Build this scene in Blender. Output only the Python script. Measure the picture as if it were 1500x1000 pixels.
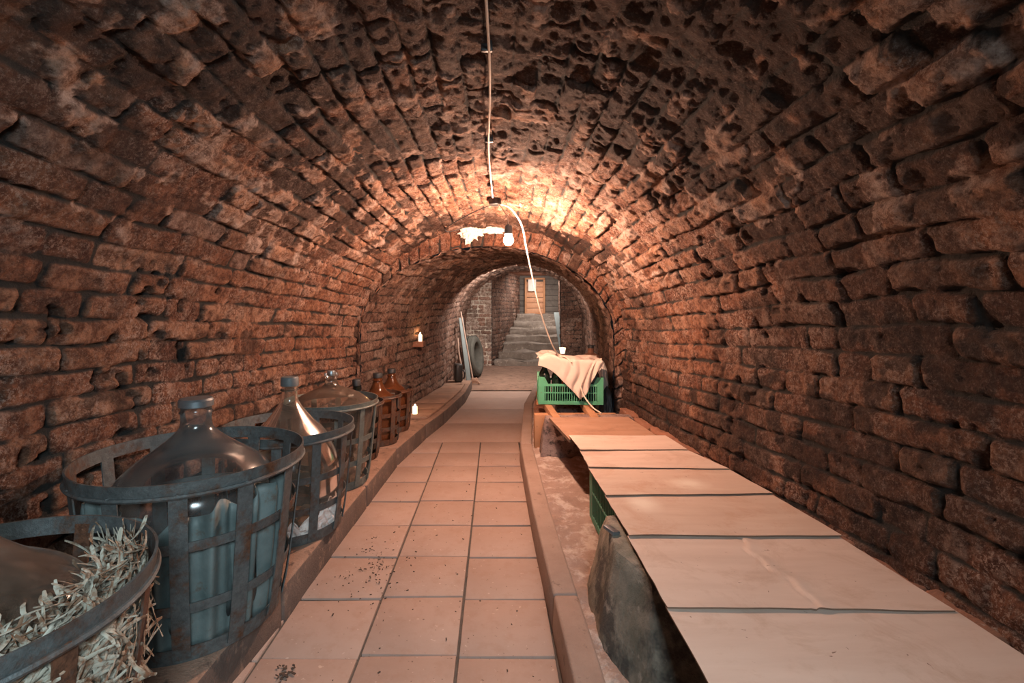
import bpy, bmesh, math, random
import numpy as np
from mathutils import Vector, Matrix, noise as mnoise

for o in list(bpy.data.objects):
    bpy.data.objects.remove(o)
scene = bpy.context.scene
COL = scene.collection
random.seed(7)
PI = math.pi

# ------------------------------------------------------------------ camera
F, CX, CY, H = 710.0, 725.0, 450.0, 1.08
cam = bpy.data.cameras.new('camera')
cam.sensor_fit = 'HORIZONTAL'
cam.sensor_width = 36.0
cam.lens = F / 1500.0 * 36.0
cam.shift_x = (750.0 - CX) / 1500.0
cam.shift_y = -(500.0 - CY) / 1500.0
cam.clip_start = 0.02
camo = bpy.data.objects.new('camera', cam)
COL.objects.link(camo)
camo.location = (0, 0, H)
camo.rotation_euler = (PI / 2, 0, 0)
scene.camera = camo

# ------------------------------------------------------------------ world, lamps, exposure
w = bpy.data.worlds.new('world')
scene.world = w
w.use_nodes = True
w.node_tree.nodes['Background'].inputs[0].default_value = (0.55, 0.6, 0.7, 1)
w.node_tree.nodes['Background'].inputs[1].default_value = 0.015
vs = scene.view_settings
vs.view_transform = 'Standard'
vs.look = 'None'
vs.gamma = 1.0
vs.exposure = 0.18
vs.use_curve_mapping = False

def area_light(name, loc, target, size, power, color):
    l = bpy.data.lights.new(name, 'AREA')
    l.shape = 'RECTANGLE'
    l.size, l.size_y = size
    l.energy = power
    l.color = color
    o = bpy.data.objects.new(name, l)
    COL.objects.link(o)
    o.location = loc
    d = Vector(target) - Vector(loc)
    o.rotation_euler = d.to_track_quat('-Z', 'Y').to_euler()
    return o

# area lamp added behind the camera to give the near baskets cool light
near_fill = area_light('cool_fill', (0.40, -0.9, 1.80), (-0.60, 1.35, 0.20), (0.7, 0.5), 27, (0.74, 0.92, 1.0))
near_fill.data.spread = math.radians(100)
# lamp added in the stair shaft to brighten the steps and door
area_light('stair_fill', (0.9, 9.5, 1.7), (0.85, 9.9, 0.5), (0.5, 0.5), 20, (1.0, 0.86, 0.77))
# unseen lamp added under the low vault to brighten the far passage
area_light('passage_fill', (0.25, 6.5, 1.60), (0.1, 7.5, 0.3), (0.4, 0.4), 58, (1.0, 0.84, 0.74))

BULB_POWER = 3100.0
CANDLE_POWER = 600.0

# ------------------------------------------------------------------ numpy noise
def _hash(ix, iy, seed):
    n = (ix.astype(np.int64) * 374761393 + iy.astype(np.int64) * 668265263 + seed * 974711) & 0x7fffffff
    n = ((n ^ (n >> 13)) * 1274126177) & 0x7fffffff
    n = (n ^ (n >> 16)) & 0x7fffffff
    return (n % 100003) / 100003.0

def vnoise(x, y, seed=0):
    ix, iy = np.floor(x), np.floor(y)
    fx, fy = x - ix, y - iy
    fx = fx * fx * (3 - 2 * fx)
    fy = fy * fy * (3 - 2 * fy)
    a = _hash(ix, iy, seed); b = _hash(ix + 1, iy, seed)
    c = _hash(ix, iy + 1, seed); d = _hash(ix + 1, iy + 1, seed)
    return (a + (b - a) * fx) * (1 - fy) + (c + (d - c) * fx) * fy

def fbm(x, y, seed=0, octv=4):
    s = np.zeros_like(x); amp = 0.5; tot = 0
    for k in range(octv):
        s += amp * vnoise(x * 2 ** k + k * 17.3, y * 2 ** k + k * 9.1, seed + k)
        tot += amp
        amp *= 0.5
    return s / tot

def sstep(a, b, x):
    t = np.clip((x - a) / (b - a), 0, 1)
    return t * t * (3 - 2 * t)

# ------------------------------------------------------------------ object helpers
def link(o, parent=None):
    COL.objects.link(o)
    if parent is not None:
        o.parent = parent
    return o

def tag(o, label=None, cat=None, group=None, kind=None):
    if label: o['label'] = label
    if cat: o['category'] = cat
    if group: o['group'] = group
    if kind: o['kind'] = kind
    return o

def empty(name, loc, rz=0.0, label=None, cat=None, group=None):
    o = bpy.data.objects.new(name, None)
    o.empty_display_size = 0.05
    COL.objects.link(o)
    o.location = loc
    o.rotation_euler = (0, 0, rz)
    return tag(o, label, cat, group)

class MB:
    def __init__(s):
        s.v = []; s.f = []
    def add(s, vs_, fs_):
        b = len(s.v)
        s.v += [tuple(p) for p in vs_]
        s.f += [tuple(b + i for i in f) for f in fs_]
        return s
    def box(s, c, d, rot=None):
        x, y, z = d[0] / 2, d[1] / 2, d[2] / 2
        P = [Vector(p) for p in ((-x, -y, -z), (x, -y, -z), (x, y, -z), (-x, y, -z), (-x, -y, z), (x, -y, z), (x, y, z), (-x, y, z))]
        if rot is not None:
            P = [rot @ p for p in P]
        c = Vector(c)
        return s.add([p + c for p in P], [(0, 3, 2, 1), (4, 5, 6, 7), (0, 1, 5, 4), (1, 2, 6, 5), (2, 3, 7, 6), (3, 0, 4, 7)])
    def lathe(s, prof, n=48, c=(0, 0, 0), closed=False):
        vv = []; ff = []
        m = len(prof)
        for i in range(n):
            a = 2 * PI * i / n
            for r, z in prof:
                vv.append((c[0] + r * math.cos(a), c[1] + r * math.sin(a), c[2] + z))
        mm = m if closed else m - 1
        for i in range(n):
            j = (i + 1) % n
            for k in range(mm):
                k2 = (k + 1) % m
                ff.append((i * m + k, j * m + k, j * m + k2, i * m + k2))
        return s.add(vv, ff)
    def tube(s, pts, r, n=8, cap=True):
        pts = [Vector(p) for p in pts]
        rr = r if isinstance(r, (list, tuple)) else [r] * len(pts)
        t0 = (pts[1] - pts[0]).normalized()
        up = Vector((0, 0, 1)) if abs(t0.z) < 0.9 else Vector((1, 0, 0))
        u = t0.cross(up).normalized()
        vv = []; ff = []
        for i, p in enumerate(pts):
            t = (pts[min(i + 1, len(pts) - 1)] - pts[max(i - 1, 0)]).normalized()
            u = (u - t * u.dot(t)).normalized()
            v = t.cross(u)
            for k in range(n):
                a = 2 * PI * k / n
                vv.append(p + (u * math.cos(a) + v * math.sin(a)) * rr[i])
        for i in range(len(pts) - 1):
            for k in range(n):
                k2 = (k + 1) % n
                ff.append((i * n + k, i * n + k2, (i + 1) * n + k2, (i + 1) * n + k))
        if cap:
            ff.append(tuple(range(n - 1, -1, -1)))
            ff.append(tuple((len(pts) - 1) * n + k for k in range(n)))
        return s.add(vv, ff)
    def prism(s, poly_bot, z0, poly_top, z1):
        n = len(poly_bot)
        vv = [(p[0], p[1], z0) for p in poly_bot] + [(p[0], p[1], z1) for p in poly_top]
        ff = [tuple(range(n - 1, -1, -1)), tuple(range(n, 2 * n))]
        for i in range(n):
            j = (i + 1) % n
            ff.append((i, j, n + j, n + i))
        return s.add(vv, ff)
    def grid(s, P):
        ny, nx = len(P), len(P[0])
        ff = []
        for i in range(ny - 1):
            for j in range(nx - 1):
                ff.append((i * nx + j, i * nx + j + 1, (i + 1) * nx + j + 1, (i + 1) * nx + j))
        return s.add([p for row in P for p in row], ff)
    def build(s, name, m, parent=None, smooth=True, bevel=0.0, seg=2, weld=False, subdiv=0, rough=0.0, rscale=8.0):
        me = bpy.data.meshes.new(name)
        me.from_pydata(s.v, [], s.f)
        bm = bmesh.new()
        bm.from_mesh(me)
        if weld:
            bmesh.ops.remove_doubles(bm, verts=bm.verts, dist=1e-5)
        if bevel > 0:
            es = [e for e in bm.edges if len(e.link_faces) == 2 and e.calc_face_angle(0) > 0.5]
            bmesh.ops.bevel(bm, geom=es, offset=bevel, segments=seg, affect='EDGES', profile=0.5)
        if subdiv:
            bmesh.ops.subdivide_edges(bm, edges=bm.edges, cuts=subdiv, use_grid_fill=True)
        if rough:
            bm.normal_update()
            for v in bm.verts:
                v.co += v.normal * (mnoise.fractal(v.co * rscale, 0.8, 2.0, 4) * rough)
        bmesh.ops.recalc_face_normals(bm, faces=bm.faces)
        bm.to_mesh(me)
        bm.free()
        if smooth:
            me.polygons.foreach_set('use_smooth', [True] * len(me.polygons))
            try:
                me.set_sharp_from_angle(angle=math.radians(38))
            except Exception:
                pass
        me.materials.append(m)
        return link(bpy.data.objects.new(name, me), parent)

def spline(pts, n=10):
    P = [Vector(p) for p in pts]
    P = [2 * P[0] - P[1]] + P + [2 * P[-1] - P[-2]]
    out = []
    for i in range(1, len(P) - 2):
        for k in range(n):
            t = k / n
            a, b, c, d = P[i - 1], P[i], P[i + 1], P[i + 2]
            out.append(0.5 * ((2 * b) + (c - a) * t + (2 * a - 5 * b + 4 * c - d) * t * t + (3 * b - a - 3 * c + d) * t ** 3))
    out.append(P[-2])
    return out

# ------------------------------------------------------------------ materials
class NT:
    def __init__(s, name):
        s.m = bpy.data.materials.new(name)
        s.m.use_nodes = True
        s.t = s.m.node_tree
        s.n = s.t.nodes
        s.n.clear()
        s.out = s.n.new('ShaderNodeOutputMaterial')
        s.co = None
    def put(s, sock, val):
        if hasattr(val, 'is_output') or isinstance(val, bpy.types.NodeSocket):
            s.t.links.new(val, sock)
        else:
            if isinstance(val, tuple) and len(val) == 3 and sock.type == 'RGBA':
                val = val + (1,)
            sock.default_value = val
    def node(s, typ, ins=None, out=0, **props):
        x = s.n.new(typ)
        for k, v in props.items():
            setattr(x, k, v)
        for k, v in (ins or {}).items():
            s.put(x.inputs[k], v)
        return x.outputs[out]
    def obj(s):
        if s.co is None:
            g = s.n.new('ShaderNodeNewGeometry')
            s.co = g.outputs['Position']
        return s.co
    def local(s):
        return s.node('ShaderNodeTexCoord', out=3)
    def noise(s, scale, detail=4, rough=0.55, co=None, dist=0.0):
        return s.node('ShaderNodeTexNoise', {'Vector': co or s.obj(), 'Scale': scale, 'Detail': detail, 'Roughness': rough, 'Distortion': dist})
    def ramp(s, fac, stops):
        x = s.n.new('ShaderNodeValToRGB')
        e = x.color_ramp.elements
        while len(e) < len(stops):
            e.new(0.5)
        for i, (p, c) in enumerate(stops):
            e[i].position = p
            e[i].color = (c, c, c, 1) if isinstance(c, (int, float)) else tuple(c) + (1,)
        s.put(x.inputs[0], fac)
        return x.outputs[0]
    def mix(s, fac, a, b, mode='MIX'):
        x = s.n.new('ShaderNodeMix')
        x.data_type = 'RGBA'
        x.blend_type = mode
        s.put(x.inputs[0], fac)
        s.put(x.inputs[6], a)
        s.put(x.inputs[7], b)
        return x.outputs[2]
    def math(s, op, a, b=0.0):
        return s.node('ShaderNodeMath', {0: a, 1: b}, operation=op)
    def attr(s, name, out=0):
        return s.node('ShaderNodeAttribute', out=out, attribute_name=name)
    def bump(s, h, strength=0.3, dist=0.01):
        return s.node('ShaderNodeBump', {'Height': h, 'Strength': strength, 'Distance': dist})
    def bsdf(s, color, rough=0.8, normal=None, **kw):
        ins = {'Base Color': color, 'Roughness': rough}
        if normal is not None:
            ins['Normal'] = normal
        for k, v in kw.items():
            ins[k.replace('_', ' ')] = v
        b = s.node('ShaderNodeBsdfPrincipled', ins)
        s.t.links.new(b, s.out.inputs[0])
        return s.m

def speckle_mat(name, c1, c2, scale=12, rough=0.8, c3=None, c3amt=0.62, bump=0.3, bdist=0.004, metal=0.0, bscale=90, spec=0.5):
    n = NT(name)
    f = n.noise(scale, 6, 0.65)
    col = n.mix(n.ramp(f, [(0.3, 0.0), (0.7, 1.0)]), c1, c2)
    if c3:
        g = n.noise(scale * 2.7, 5, 0.7)
        col = n.mix(n.ramp(g, [(c3amt - 0.06, 0.0), (c3amt + 0.06, 1.0)]), col, c3)
    h = n.noise(bscale, 4, 0.7)
    return n.bsdf(col, rough, n.bump(h, bump, bdist), Metallic=metal, Specular_IOR_Level=spec)

def brick_mat(name, ca, cb, cc, cd, joint=(0.030, 0.027, 0.024), pale=(0.68, 0.55, 0.48), speck=0.85):
    # attribute 'brick': r random of the brick, g joint(0)..face(1), b pale spalled patch, a soot
    n = NT(name)
    at = n.n.new('ShaderNodeAttribute')
    at.attribute_name = 'brick'
    sep = n.node('ShaderNodeSeparateColor', {0: at.outputs['Color']})
    sp = n.n[-1]
    r, g, b = sp.outputs[0], sp.outputs[1], sp.outputs[2]
    a = at.outputs['Alpha']
    base = n.ramp(r, [(0.0, ca), (0.35, cb), (0.65, cc), (1.0, cd)])
    base = n.mix(b, base, n.mix(n.ramp(n.noise(9.0, 3), [(0.4, 0.0), (0.6, 1.0)]), pale, (0.62, 0.33, 0.20)))
    big = n.noise(5.0, 6, 0.65)
    base = n.mix(n.ramp(big, [(0.35, 0.0), (0.7, 0.75)]), base, n.mix(0.5, base, cd))
    mid = n.noise(24.0, 8, 0.78)
    base = n.mix(n.ramp(mid, [(0.40, 0.0), (0.57, 1.0)]), base, n.mix(1.0, base, (0.30, 0.23, 0.20), 'MULTIPLY'))
    # salt bloom: fine pale specks gathered in larger clouds
    fine = n.noise(95.0, 4, 0.85)
    cloud = n.noise(3.1, 6, 0.75)
    crust = n.noise(17.0, 6, 0.75)
    sf = n.math('MULTIPLY', n.ramp(fine, [(0.50, 0.0), (0.58, 1.0)]), n.ramp(cloud, [(0.42, 0.12), (0.62, speck)]))
    sf = n.math('MAXIMUM', sf, n.math('MULTIPLY', n.ramp(crust, [(0.52, 0.0), (0.60, 0.75)]), n.ramp(cloud, [(0.47, 0.0), (0.64, speck)])))
    base = n.mix(sf, base, (0.60, 0.43, 0.345))
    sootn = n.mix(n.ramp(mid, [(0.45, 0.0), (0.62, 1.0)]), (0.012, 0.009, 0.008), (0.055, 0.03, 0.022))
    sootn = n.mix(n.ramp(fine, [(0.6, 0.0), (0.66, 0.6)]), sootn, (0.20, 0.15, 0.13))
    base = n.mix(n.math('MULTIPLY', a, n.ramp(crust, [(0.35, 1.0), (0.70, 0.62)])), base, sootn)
    jc = n.mix(n.ramp(n.noise(4.0, 4), [(0.45, 0.0), (0.7, 1.0)]), joint, tuple(x * 1.7 for x in joint))
    base = n.mix(n.ramp(g, [(0.10, 1.0), (0.62, 0.0)]), base, jc)
    h = n.math('ADD', n.math('MULTIPLY', n.noise(60.0, 8, 0.8), 1.0), n.math('MULTIPLY', n.noise(200.0, 3, 0.7), 0.4))
    return n.bsdf(base, 0.86, n.bump(h, 1.0, 0.022), Specular_IOR_Level=0.3)

M = {}
M['brick'] = brick_mat('old_brick', (0.17, 0.064, 0.036), (0.31, 0.118, 0.060), (0.38, 0.165, 0.088), (0.43, 0.23, 0.145))
M['brick_inner'] = brick_mat('old_brick_inner', (0.17, 0.085, 0.06), (0.27, 0.13, 0.085), (0.33, 0.18, 0.125), (0.40, 0.29, 0.235), speck=0.7)
M['brick_pale'] = brick_mat('pale_pier_brick', (0.48, 0.30, 0.23), (0.64, 0.55, 0.47), (0.68, 0.60, 0.53), (0.46, 0.26, 0.19), joint=(0.60, 0.56, 0.48), pale=(0.55, 0.5, 0.42))  # paler bricks and joints than the other walls

n = NT('quarry_tile')
loc = n.obj()
b0 = n.noise(2.2, 5, 0.6)
c = n.mix(n.ramp(b0, [(0.35, 0.0), (0.7, 1.0)]), (0.345, 0.24, 0.195), (0.41, 0.297, 0.247))
c = n.mix(n.ramp(n.noise(16, 6, 0.7), [(0.5, 0.0), (0.72, 0.5)]), c, (0.30, 0.18, 0.13))
c = n.mix(n.ramp(n.noise(75, 2, 0.5), [(0.70, 0.0), (0.74, 0.8)]), c, (0.12, 0.075, 0.055))
c = n.mix(n.ramp(n.noise(60, 2, 0.5, dist=0.4), [(0.26, 0.55), (0.30, 0.0)]), c, (0.62, 0.48, 0.40))
M['tile'] = n.bsdf(c, 0.62, n.bump(n.noise(60, 5, 0.7), 0.25, 0.004), Specular_IOR_Level=0.35)

M['grout'] = speckle_mat('dark_grout', (0.05, 0.042, 0.036), (0.10, 0.08, 0.066), 30)
M['curb'] = speckle_mat('worn_concrete', (0.37, 0.265, 0.215), (0.28, 0.19, 0.15), 6, 0.85, (0.12, 0.075, 0.055), 0.66, 0.6, 0.006)
M['ledge'] = speckle_mat('dusty_ledge', (0.34, 0.21, 0.15), (0.22, 0.13, 0.09), 7, 0.9, (0.10, 0.06, 0.045), 0.63, 0.7, 0.008)
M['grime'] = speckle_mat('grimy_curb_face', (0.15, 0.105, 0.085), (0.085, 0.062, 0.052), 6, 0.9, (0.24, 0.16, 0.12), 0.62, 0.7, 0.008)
M['dirt'] = speckle_mat('trodden_dirt', (0.40, 0.285, 0.235), (0.25, 0.165, 0.13), 5, 0.95, (0.49, 0.40, 0.35), 0.57, 0.9, 0.01, bscale=60)
M['dirt_floor'] = speckle_mat('packed_earth', (0.30, 0.19, 0.14), (0.20, 0.125, 0.09), 5, 0.95, (0.13, 0.08, 0.06), 0.6, 0.8, 0.01, bscale=50)

n = NT('concrete_mossy')
f = n.noise(9, 6, 0.7)
c = n.mix(n.ramp(f, [(0.35, 0.0), (0.65, 1.0)]), (0.16, 0.15, 0.115), (0.34, 0.29, 0.23))
c = n.mix(n.ramp(n.noise(5, 5, 0.7), [(0.5, 0.0), (0.6, 0.85)]), c, (0.055, 0.05, 0.045))
c = n.mix(n.ramp(n.noise(14, 5, 0.7), [(0.6, 0.0), (0.68, 0.7)]), c, (0.42, 0.36, 0.30))
M['block'] = n.bsdf(c, 0.9, n.bump(n.noise(50, 6, 0.75), 0.7, 0.012))
M['block_red'] = speckle_mat('concrete_stained', (0.20, 0.12, 0.10), (0.36, 0.27, 0.24), 9, 0.9, (0.06, 0.045, 0.04), 0.56, 0.7, 0.01)

def board_mat(name, a, b, stain, bleach=False, rough=0.55):
    n = NT(name)
    co = n.node('ShaderNodeMapping', {'Vector': n.obj(), 'Scale': (1.0, 6.0, 1.0)})
    f = n.noise(3.0, 6, 0.6, co=co)
    c = n.mix(n.ramp(f, [(0.3, 0.0), (0.72, 1.0)]), a, b)
    g = n.noise(5.5, 6, 0.75, dist=0.6)
    c = n.mix(n.ramp(g, [(0.50, 0.0), (0.66, 0.6)]), c, stain)
    c = n.mix(n.ramp(n.noise(42, 3, 0.6, dist=0.8), [(0.70, 0.0), (0.735, 0.85)]), c, (0.16, 0.09, 0.06))
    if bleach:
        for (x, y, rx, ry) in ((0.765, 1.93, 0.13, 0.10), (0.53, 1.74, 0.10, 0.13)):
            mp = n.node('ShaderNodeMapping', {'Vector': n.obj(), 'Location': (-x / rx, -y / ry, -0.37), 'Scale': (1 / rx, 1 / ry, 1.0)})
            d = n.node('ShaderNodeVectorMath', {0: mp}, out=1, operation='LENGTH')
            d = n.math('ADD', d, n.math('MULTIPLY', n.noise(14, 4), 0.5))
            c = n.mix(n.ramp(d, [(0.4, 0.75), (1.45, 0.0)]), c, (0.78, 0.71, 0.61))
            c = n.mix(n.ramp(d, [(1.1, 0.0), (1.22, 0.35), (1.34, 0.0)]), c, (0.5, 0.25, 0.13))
    rg = n.ramp(n.noise(4, 4), [(0.35, rough - 0.1), (0.7, rough + 0.15)])
    return n.bsdf(c, rg, n.bump(n.noise(9, 4, co=co), 0.15, 0.004), Specular_IOR_Level=0.4)

M['sheet'] = board_mat('hardboard_sheet', (0.64, 0.505, 0.425), (0.56, 0.42, 0.345), (0.46, 0.31, 0.23))
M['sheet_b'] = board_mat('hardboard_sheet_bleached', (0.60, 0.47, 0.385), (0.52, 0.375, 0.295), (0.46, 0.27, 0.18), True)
M['sheet_edge'] = speckle_mat('board_edge', (0.13, 0.075, 0.05), (0.20, 0.12, 0.08), 20, 0.9)
M['plank'] = board_mat('brown_plank', (0.42, 0.25, 0.17), (0.33, 0.18, 0.115), (0.23, 0.125, 0.08))
M['pale_wood'] = board_mat('raw_timber', (0.48, 0.25, 0.135), (0.40, 0.20, 0.10), (0.26, 0.12, 0.06), rough=0.75)
M['old_wood'] = board_mat('dusty_board', (0.36, 0.225, 0.16), (0.28, 0.165, 0.11), (0.16, 0.09, 0.06), rough=0.8)
M['grey_wood'] = board_mat('weathered_timber', (0.17, 0.15, 0.13), (0.11, 0.095, 0.085), (0.05, 0.04, 0.035), rough=0.85)
M['door_wood'] = board_mat('door_wood', (0.62, 0.36, 0.22), (0.48, 0.24, 0.13), (0.28, 0.12, 0.06), rough=0.7)
M['pole_wood'] = board_mat('pole_wood', (0.42, 0.31, 0.25), (0.33, 0.23, 0.18), (0.2, 0.13, 0.1), rough=0.75)

def iron(name, grey, rust, amt):
    n = NT(name)
    f = n.noise(7, 6, 0.75)
    c = n.mix(n.ramp(n.noise(45, 5, 0.8), [(0.35, 0.0), (0.65, 1.0)]), grey, tuple(x * 1.9 for x in grey))
    c = n.mix(n.ramp(f, [(amt - 0.07, 1.0), (amt + 0.07, 0.0)]), c, n.mix(n.ramp(n.noise(60, 4, 0.7), [(0.4, 0.0), (0.6, 1.0)]), rust, tuple(x * 0.5 for x in rust)))
    return n.bsdf(c, n.ramp(f, [(0.4, 0.7), (0.6, 0.5)]), n.bump(n.noise(120, 4, 0.8), 0.6, 0.003), Metallic=0.25, Specular_IOR_Level=0.5)

M['iron'] = iron('painted_iron', (0.058, 0.065, 0.066), (0.11, 0.046, 0.022), 0.44)
M['iron_rust'] = iron('rusty_iron', (0.055, 0.052, 0.048), (0.14, 0.06, 0.032), 0.53)
M['iron_grey'] = iron('grey_iron', (0.085, 0.098, 0.09), (0.11, 0.06, 0.04), 0.38)

def glass(name, tint, dust, dcol, dmin=0.06, dmax=0.3):
    n = NT(name)
    lw = n.node('ShaderNodeLayerWeight', {'Blend': 0.25}, out=1)
    fr = n.node('ShaderNodeFresnel', {'IOR': 1.5})
    tr = n.node('ShaderNodeBsdfTransparent', {0: tint})
    edge = n.node('ShaderNodeBsdfTransparent', {0: tuple(t * 0.55 for t in tint)})
    trm = n.node('ShaderNodeMixShader', {0: n.ramp(lw, [(0.45, 0.0), (0.95, 1.0)]), 1: tr, 2: edge})
    gl = n.node('ShaderNodeBsdfGlossy', {0: (1, 1, 1, 1), 1: 0.17})
    m1 = n.node('ShaderNodeMixShader', {0: fr, 1: trm, 2: gl})
    df = n.node('ShaderNodeBsdfDiffuse', {0: dcol})
    k = n.ramp(n.noise(9, 6, 0.7), [(0.35, dmin), (0.75, dmax)])
    m2 = n.node('ShaderNodeMixShader', {0: k, 1: m1, 2: df})
    n.t.links.new(m2, n.out.inputs[0])
    return n.m

M['glass'] = glass('dusty_clear_glass', (0.88, 0.88, 0.84), 1, (0.33, 0.24, 0.19), 0.06, 0.26)
M['glass_clean'] = glass('clear_glass', (0.90, 0.93, 0.93), 1, (0.4, 0.4, 0.4), 0.03, 0.10)
M['glass_brown'] = glass('amber_glass', (0.50, 0.18, 0.07), 1, (0.26, 0.09, 0.035), 0.22, 0.42)
M['glass_dark'] = glass('dark_bottle_glass', (0.10, 0.13, 0.08), 1, (0.03, 0.035, 0.025), 0.2, 0.4)
M['glass_green'] = glass('green_wine_glass', (0.16, 0.30, 0.18), 1, (0.05, 0.08, 0.06), 0.15, 0.3)
M['lid_metal'] = speckle_mat('lid_metal', (0.22, 0.27, 0.30), (0.34, 0.39, 0.42), 30, 0.35, metal=0.8, bump=0.1)
M['cap_dark'] = speckle_mat('cap_plastic', (0.018, 0.020, 0.021), (0.035, 0.038, 0.04), 30, 0.5)
M['cap_grey'] = speckle_mat('cap_grey', (0.075, 0.09, 0.095), (0.12, 0.135, 0.14), 30, 0.5)
M['rubber_sheet'] = speckle_mat('teal_sheet', (0.065, 0.092, 0.092), (0.135, 0.172, 0.17), 9, 0.6, (0.09, 0.075, 0.06), 0.63, 0.3)
M['straw'] = speckle_mat('dry_straw', (0.30, 0.28, 0.22), (0.46, 0.45, 0.38), 14, 0.7, (0.17, 0.10, 0.06), 0.52)
M['paper'] = speckle_mat('crumpled_paper', (0.62, 0.52, 0.48), (0.72, 0.66, 0.62), 12, 0.9, (0.45, 0.3, 0.22), 0.62)
M['white_paper'] = speckle_mat('white_paper', (0.78, 0.72, 0.66), (0.82, 0.78, 0.74), 12, 0.8)
M['cloth'] = speckle_mat('cotton_cloth', (0.60, 0.475, 0.40), (0.66, 0.55, 0.475), 7, 0.95, bump=0.35, bdist=0.002, bscale=350)
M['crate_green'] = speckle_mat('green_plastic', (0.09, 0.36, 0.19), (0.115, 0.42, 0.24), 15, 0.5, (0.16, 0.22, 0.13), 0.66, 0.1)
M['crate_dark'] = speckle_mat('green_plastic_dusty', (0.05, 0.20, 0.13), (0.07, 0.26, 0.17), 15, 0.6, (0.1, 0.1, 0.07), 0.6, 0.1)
M['cable'] = speckle_mat('white_cable', (0.66, 0.56, 0.46), (0.72, 0.62, 0.52), 20, 0.5)
M['black'] = speckle_mat('black_plastic', (0.02, 0.02, 0.021), (0.035, 0.033, 0.032), 20, 0.4)
M['rubber'] = speckle_mat('tyre_rubber', (0.055, 0.058, 0.05), (0.09, 0.09, 0.078), 14, 0.85)
M['plaster'] = speckle_mat('lime_plaster', (0.78, 0.70, 0.60), (0.85, 0.79, 0.70), 14, 0.9, bump=0.6, bdist=0.01, bscale=40)
M['bag_white'] = speckle_mat('white_sack', (0.50, 0.43, 0.37), (0.58, 0.52, 0.47), 9, 0.7)
M['bag_black'] = speckle_mat('black_sack', (0.028, 0.03, 0.034), (0.055, 0.055, 0.06), 9, 0.45)
M['stone_step'] = speckle_mat('worn_step_stone', (0.27, 0.235, 0.20), (0.15, 0.12, 0.10), 6, 0.9, (0.40, 0.35, 0.30), 0.62, 0.9, 0.012, bscale=40)
M['slate'] = speckle_mat('slate', (0.15, 0.19, 0.195), (0.20, 0.24, 0.245), 6, 0.8)
M['brick_loose'] = speckle_mat('loose_brick', (0.34, 0.15, 0.085), (0.24, 0.10, 0.06), 14, 0.9, (0.42, 0.3, 0.24), 0.63, 0.7, 0.01)
M['debris'] = speckle_mat('debris', (0.05, 0.03, 0.022), (0.10, 0.06, 0.04), 20, 0.95)
M['wax'] = None

def emit_mat(name, col, strength):
    n = NT(name)
    e = n.node('ShaderNodeEmission', {0: col, 1: strength})
    n.t.links.new(e, n.out.inputs[0])
    return n.m
M['bulb'] = emit_mat('lit_bulb', (1.0, 0.595, 0.415), BULB_POWER)
M['flame'] = emit_mat('flame', (1.0, 0.50, 0.20), CANDLE_POWER)
n = NT('lit_wax')
e = n.node('ShaderNodeEmission', {0: (1.0, 0.66, 0.40), 1: 2.2})
dfs = n.node('ShaderNodeBsdfDiffuse', {0: (0.8, 0.72, 0.6, 1)})
ad = n.node('ShaderNodeAddShader', {0: e, 1: dfs})
n.t.links.new(ad, n.out.inputs[0])
M['wax'] = n.m

# ------------------------------------------------------------------ brickwork
def brick_field(s, y, pitch, seed, lens=(0.20, 0.40), wob=1.0, joint=0.0022, rnd=0.011):
    """height (0 joint .. 1 face), brick random, offset for every (s, y) in metres"""
    wv = s / pitch + wob * (0.34 * (fbm(y * 0.8, s * 0.7, seed + 11, 3) - 0.5) + 0.20 * (vnoise(y * 4.0, s * 3.0, seed + 12) - 0.5)) 
    row = np.floor(wv).astype(int)
    fr = wv - row
    dy = np.minimum(fr, 1 - fr) * pitch
    rid = np.zeros_like(s); dx = np.zeros_like(s)
    rg = np.random.RandomState(seed)
    lo, hi = row.min(), row.max()
    yy = y + wob * 0.02 * (vnoise(y * 6, s * 9, seed + 13) - 0.5)
    y0, y1 = yy.min() - 1, yy.max() + 1
    for r in range(lo, hi + 1):
        m = row == r
        if not m.any():
            continue
        e = [y0 - rg.rand() * 0.4]
        while e[-1] < y1:
            q = rg.rand()
            L = lens[0] * rg.uniform(0.8, 1.2) if q < 0.42 else lens[1] * rg.uniform(0.72, 1.15)
            e.append(e[-1] + L)
        e = np.array(e)
        k = np.searchsorted(e, yy[m], side='right') - 1
        k = np.clip(k, 0, len(e) - 2)
        dx[m] = np.minimum(yy[m] - e[k], e[k + 1] - yy[m])
        rr = rg.rand(len(e))
        rid[m] = rr[k]
    # ragged rounded edges
    rag = 0.012 * (fbm(y * 15, s * 15, seed + 21, 5) - 0.5) * 2
    R = 0.022
    ax = np.maximum(R - dx, 0); ay = np.maximum(R - dy, 0)
    d = R - np.sqrt(ax * ax + ay * ay) 
    d = np.minimum(d, np.minimum(dx, dy)) + rag - joint
    hgt = sstep(-0.003, rnd, d)
    return hgt, rid, dx, dy

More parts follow.
